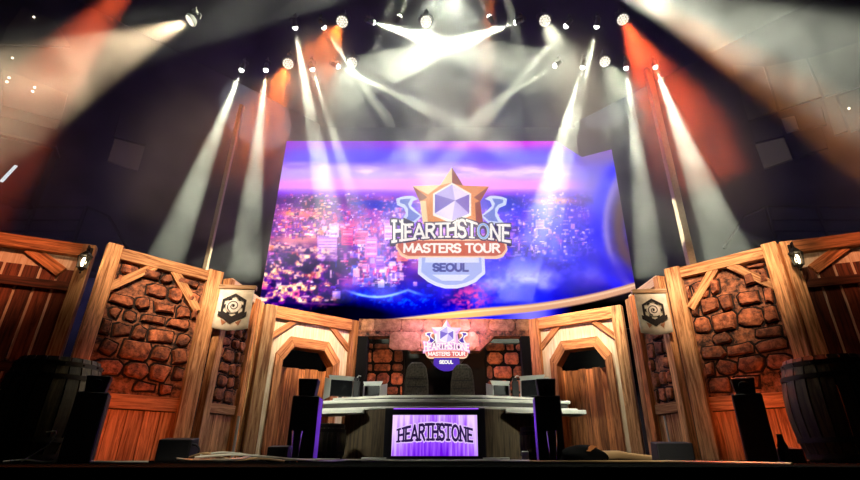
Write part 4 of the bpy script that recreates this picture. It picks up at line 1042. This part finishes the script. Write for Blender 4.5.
for s in (-1, 1):
    key((s*2.6, 4.5, 5.0), (s*4.75, 9.5, 3.05), 1300, (1, .95, .8), 9)  # extra unseen spots added to brighten the banners
    key((s*1.8, 7.2, 2.4), (s*4.6, 6.1, .9), 140, (1, .85, .5), 40)
    key((s*.9, 3.2, 1.8), (s*2.5, 5.4 if s < 0 else 6.5, .02), 170 if s < 0 else 230, (1, .92, .75), 26)  # unseen lamps added to brighten the floor cables and cloth roll
    key((s*.75, 7.3, .45), (s*1.75, 6.8, .5), 26, (.35, .08, 1), 75)  # added violet lamps imitate the desk panel's glow on the speaker sides
for s in (-1, 1): key((s*.85, 11.3, 1.2), (s*1.5, 12.8, 2.0), 75, (1, .5, .25), 80)  # unseen lamps added in the opening to brighten the brick pillars
for x, z in ((-.9, 3.0), (.9, 3.0)):
    l = bpy.data.lights.new('sign_glow', 'POINT'); l.energy = 34; l.color = (.85, .45, 1); l.shadow_soft_size = .1
    o = bpy.data.objects.new('sign_glow', l); COL.objects.link(o); o.location = (x*.7, 11.6, z)
for p, e, c in ((at(84,261,7.75), 5, (1,.75,.45)), (at(797,258,7.5), 5, (1,.75,.45)), (Vector((-9.2,11.9,3.6)), 40, (.5,.42,.9)), (Vector((9.0,11.6,3.6)), 40, (.45,.45,.85))):
    l = bpy.data.lights.new('glow', 'POINT'); l.energy = e; l.color = c; l.shadow_soft_size = .08
    o = bpy.data.objects.new('glow', l); COL.objects.link(o); o.location = p

# haze hanging under the roof
hz = MB().box(-13, 13, 6.0, 12.9, 3.95, 13.1).build('haze', M['black']); tag(hz, 'smoky haze hanging in the air above the stage scenery', 'haze', kind='stuff')
m = bpy.data.materials.new('haze'); m.use_nodes = True; t = m.node_tree; t.nodes.clear()
out = t.nodes.new('ShaderNodeOutputMaterial'); vs_ = t.nodes.new('ShaderNodeVolumeScatter'); vs_.inputs['Anisotropy'].default_value = .2
hn = t.nodes.new('ShaderNodeTexNoise'); hn.inputs['Scale'].default_value = .8; hn.inputs['Detail'].default_value = 4; hn.inputs['Distortion'].default_value = .6
hc = t.nodes.new('ShaderNodeTexCoord'); t.links.new(hc.outputs['Object'], hn.inputs['Vector'])
hm = t.nodes.new('ShaderNodeMapRange'); hm.inputs['From Min'].default_value = .3; hm.inputs['From Max'].default_value = .7; hm.inputs['To Min'].default_value = .006; hm.inputs['To Max'].default_value = .085
t.links.new(hn.outputs['Fac'], hm.inputs['Value']); t.links.new(hm.outputs[0], vs_.inputs['Density'])
S.cycles.volume_step_rate = .35; S.cycles.volume_max_steps = 256
t.links.new(vs_.outputs[0], out.inputs['Volume']); hz.data.materials.clear(); hz.data.materials.append(m)

w = bpy.data.worlds.new('world'); S.world = w; w.use_nodes = True
w.node_tree.nodes['Background'].inputs['Color'].default_value = (.5, .45, .5, 1); w.node_tree.nodes['Background'].inputs['Strength'].default_value = .01
cy = S.cycles
cy.use_denoising = True; cy.max_bounces = 6; cy.diffuse_bounces = 2; cy.glossy_bounces = 2; cy.volume_bounces = 0; cy.transmission_bounces = 6
cy.sample_clamp_indirect = 4; cy.use_light_tree = True
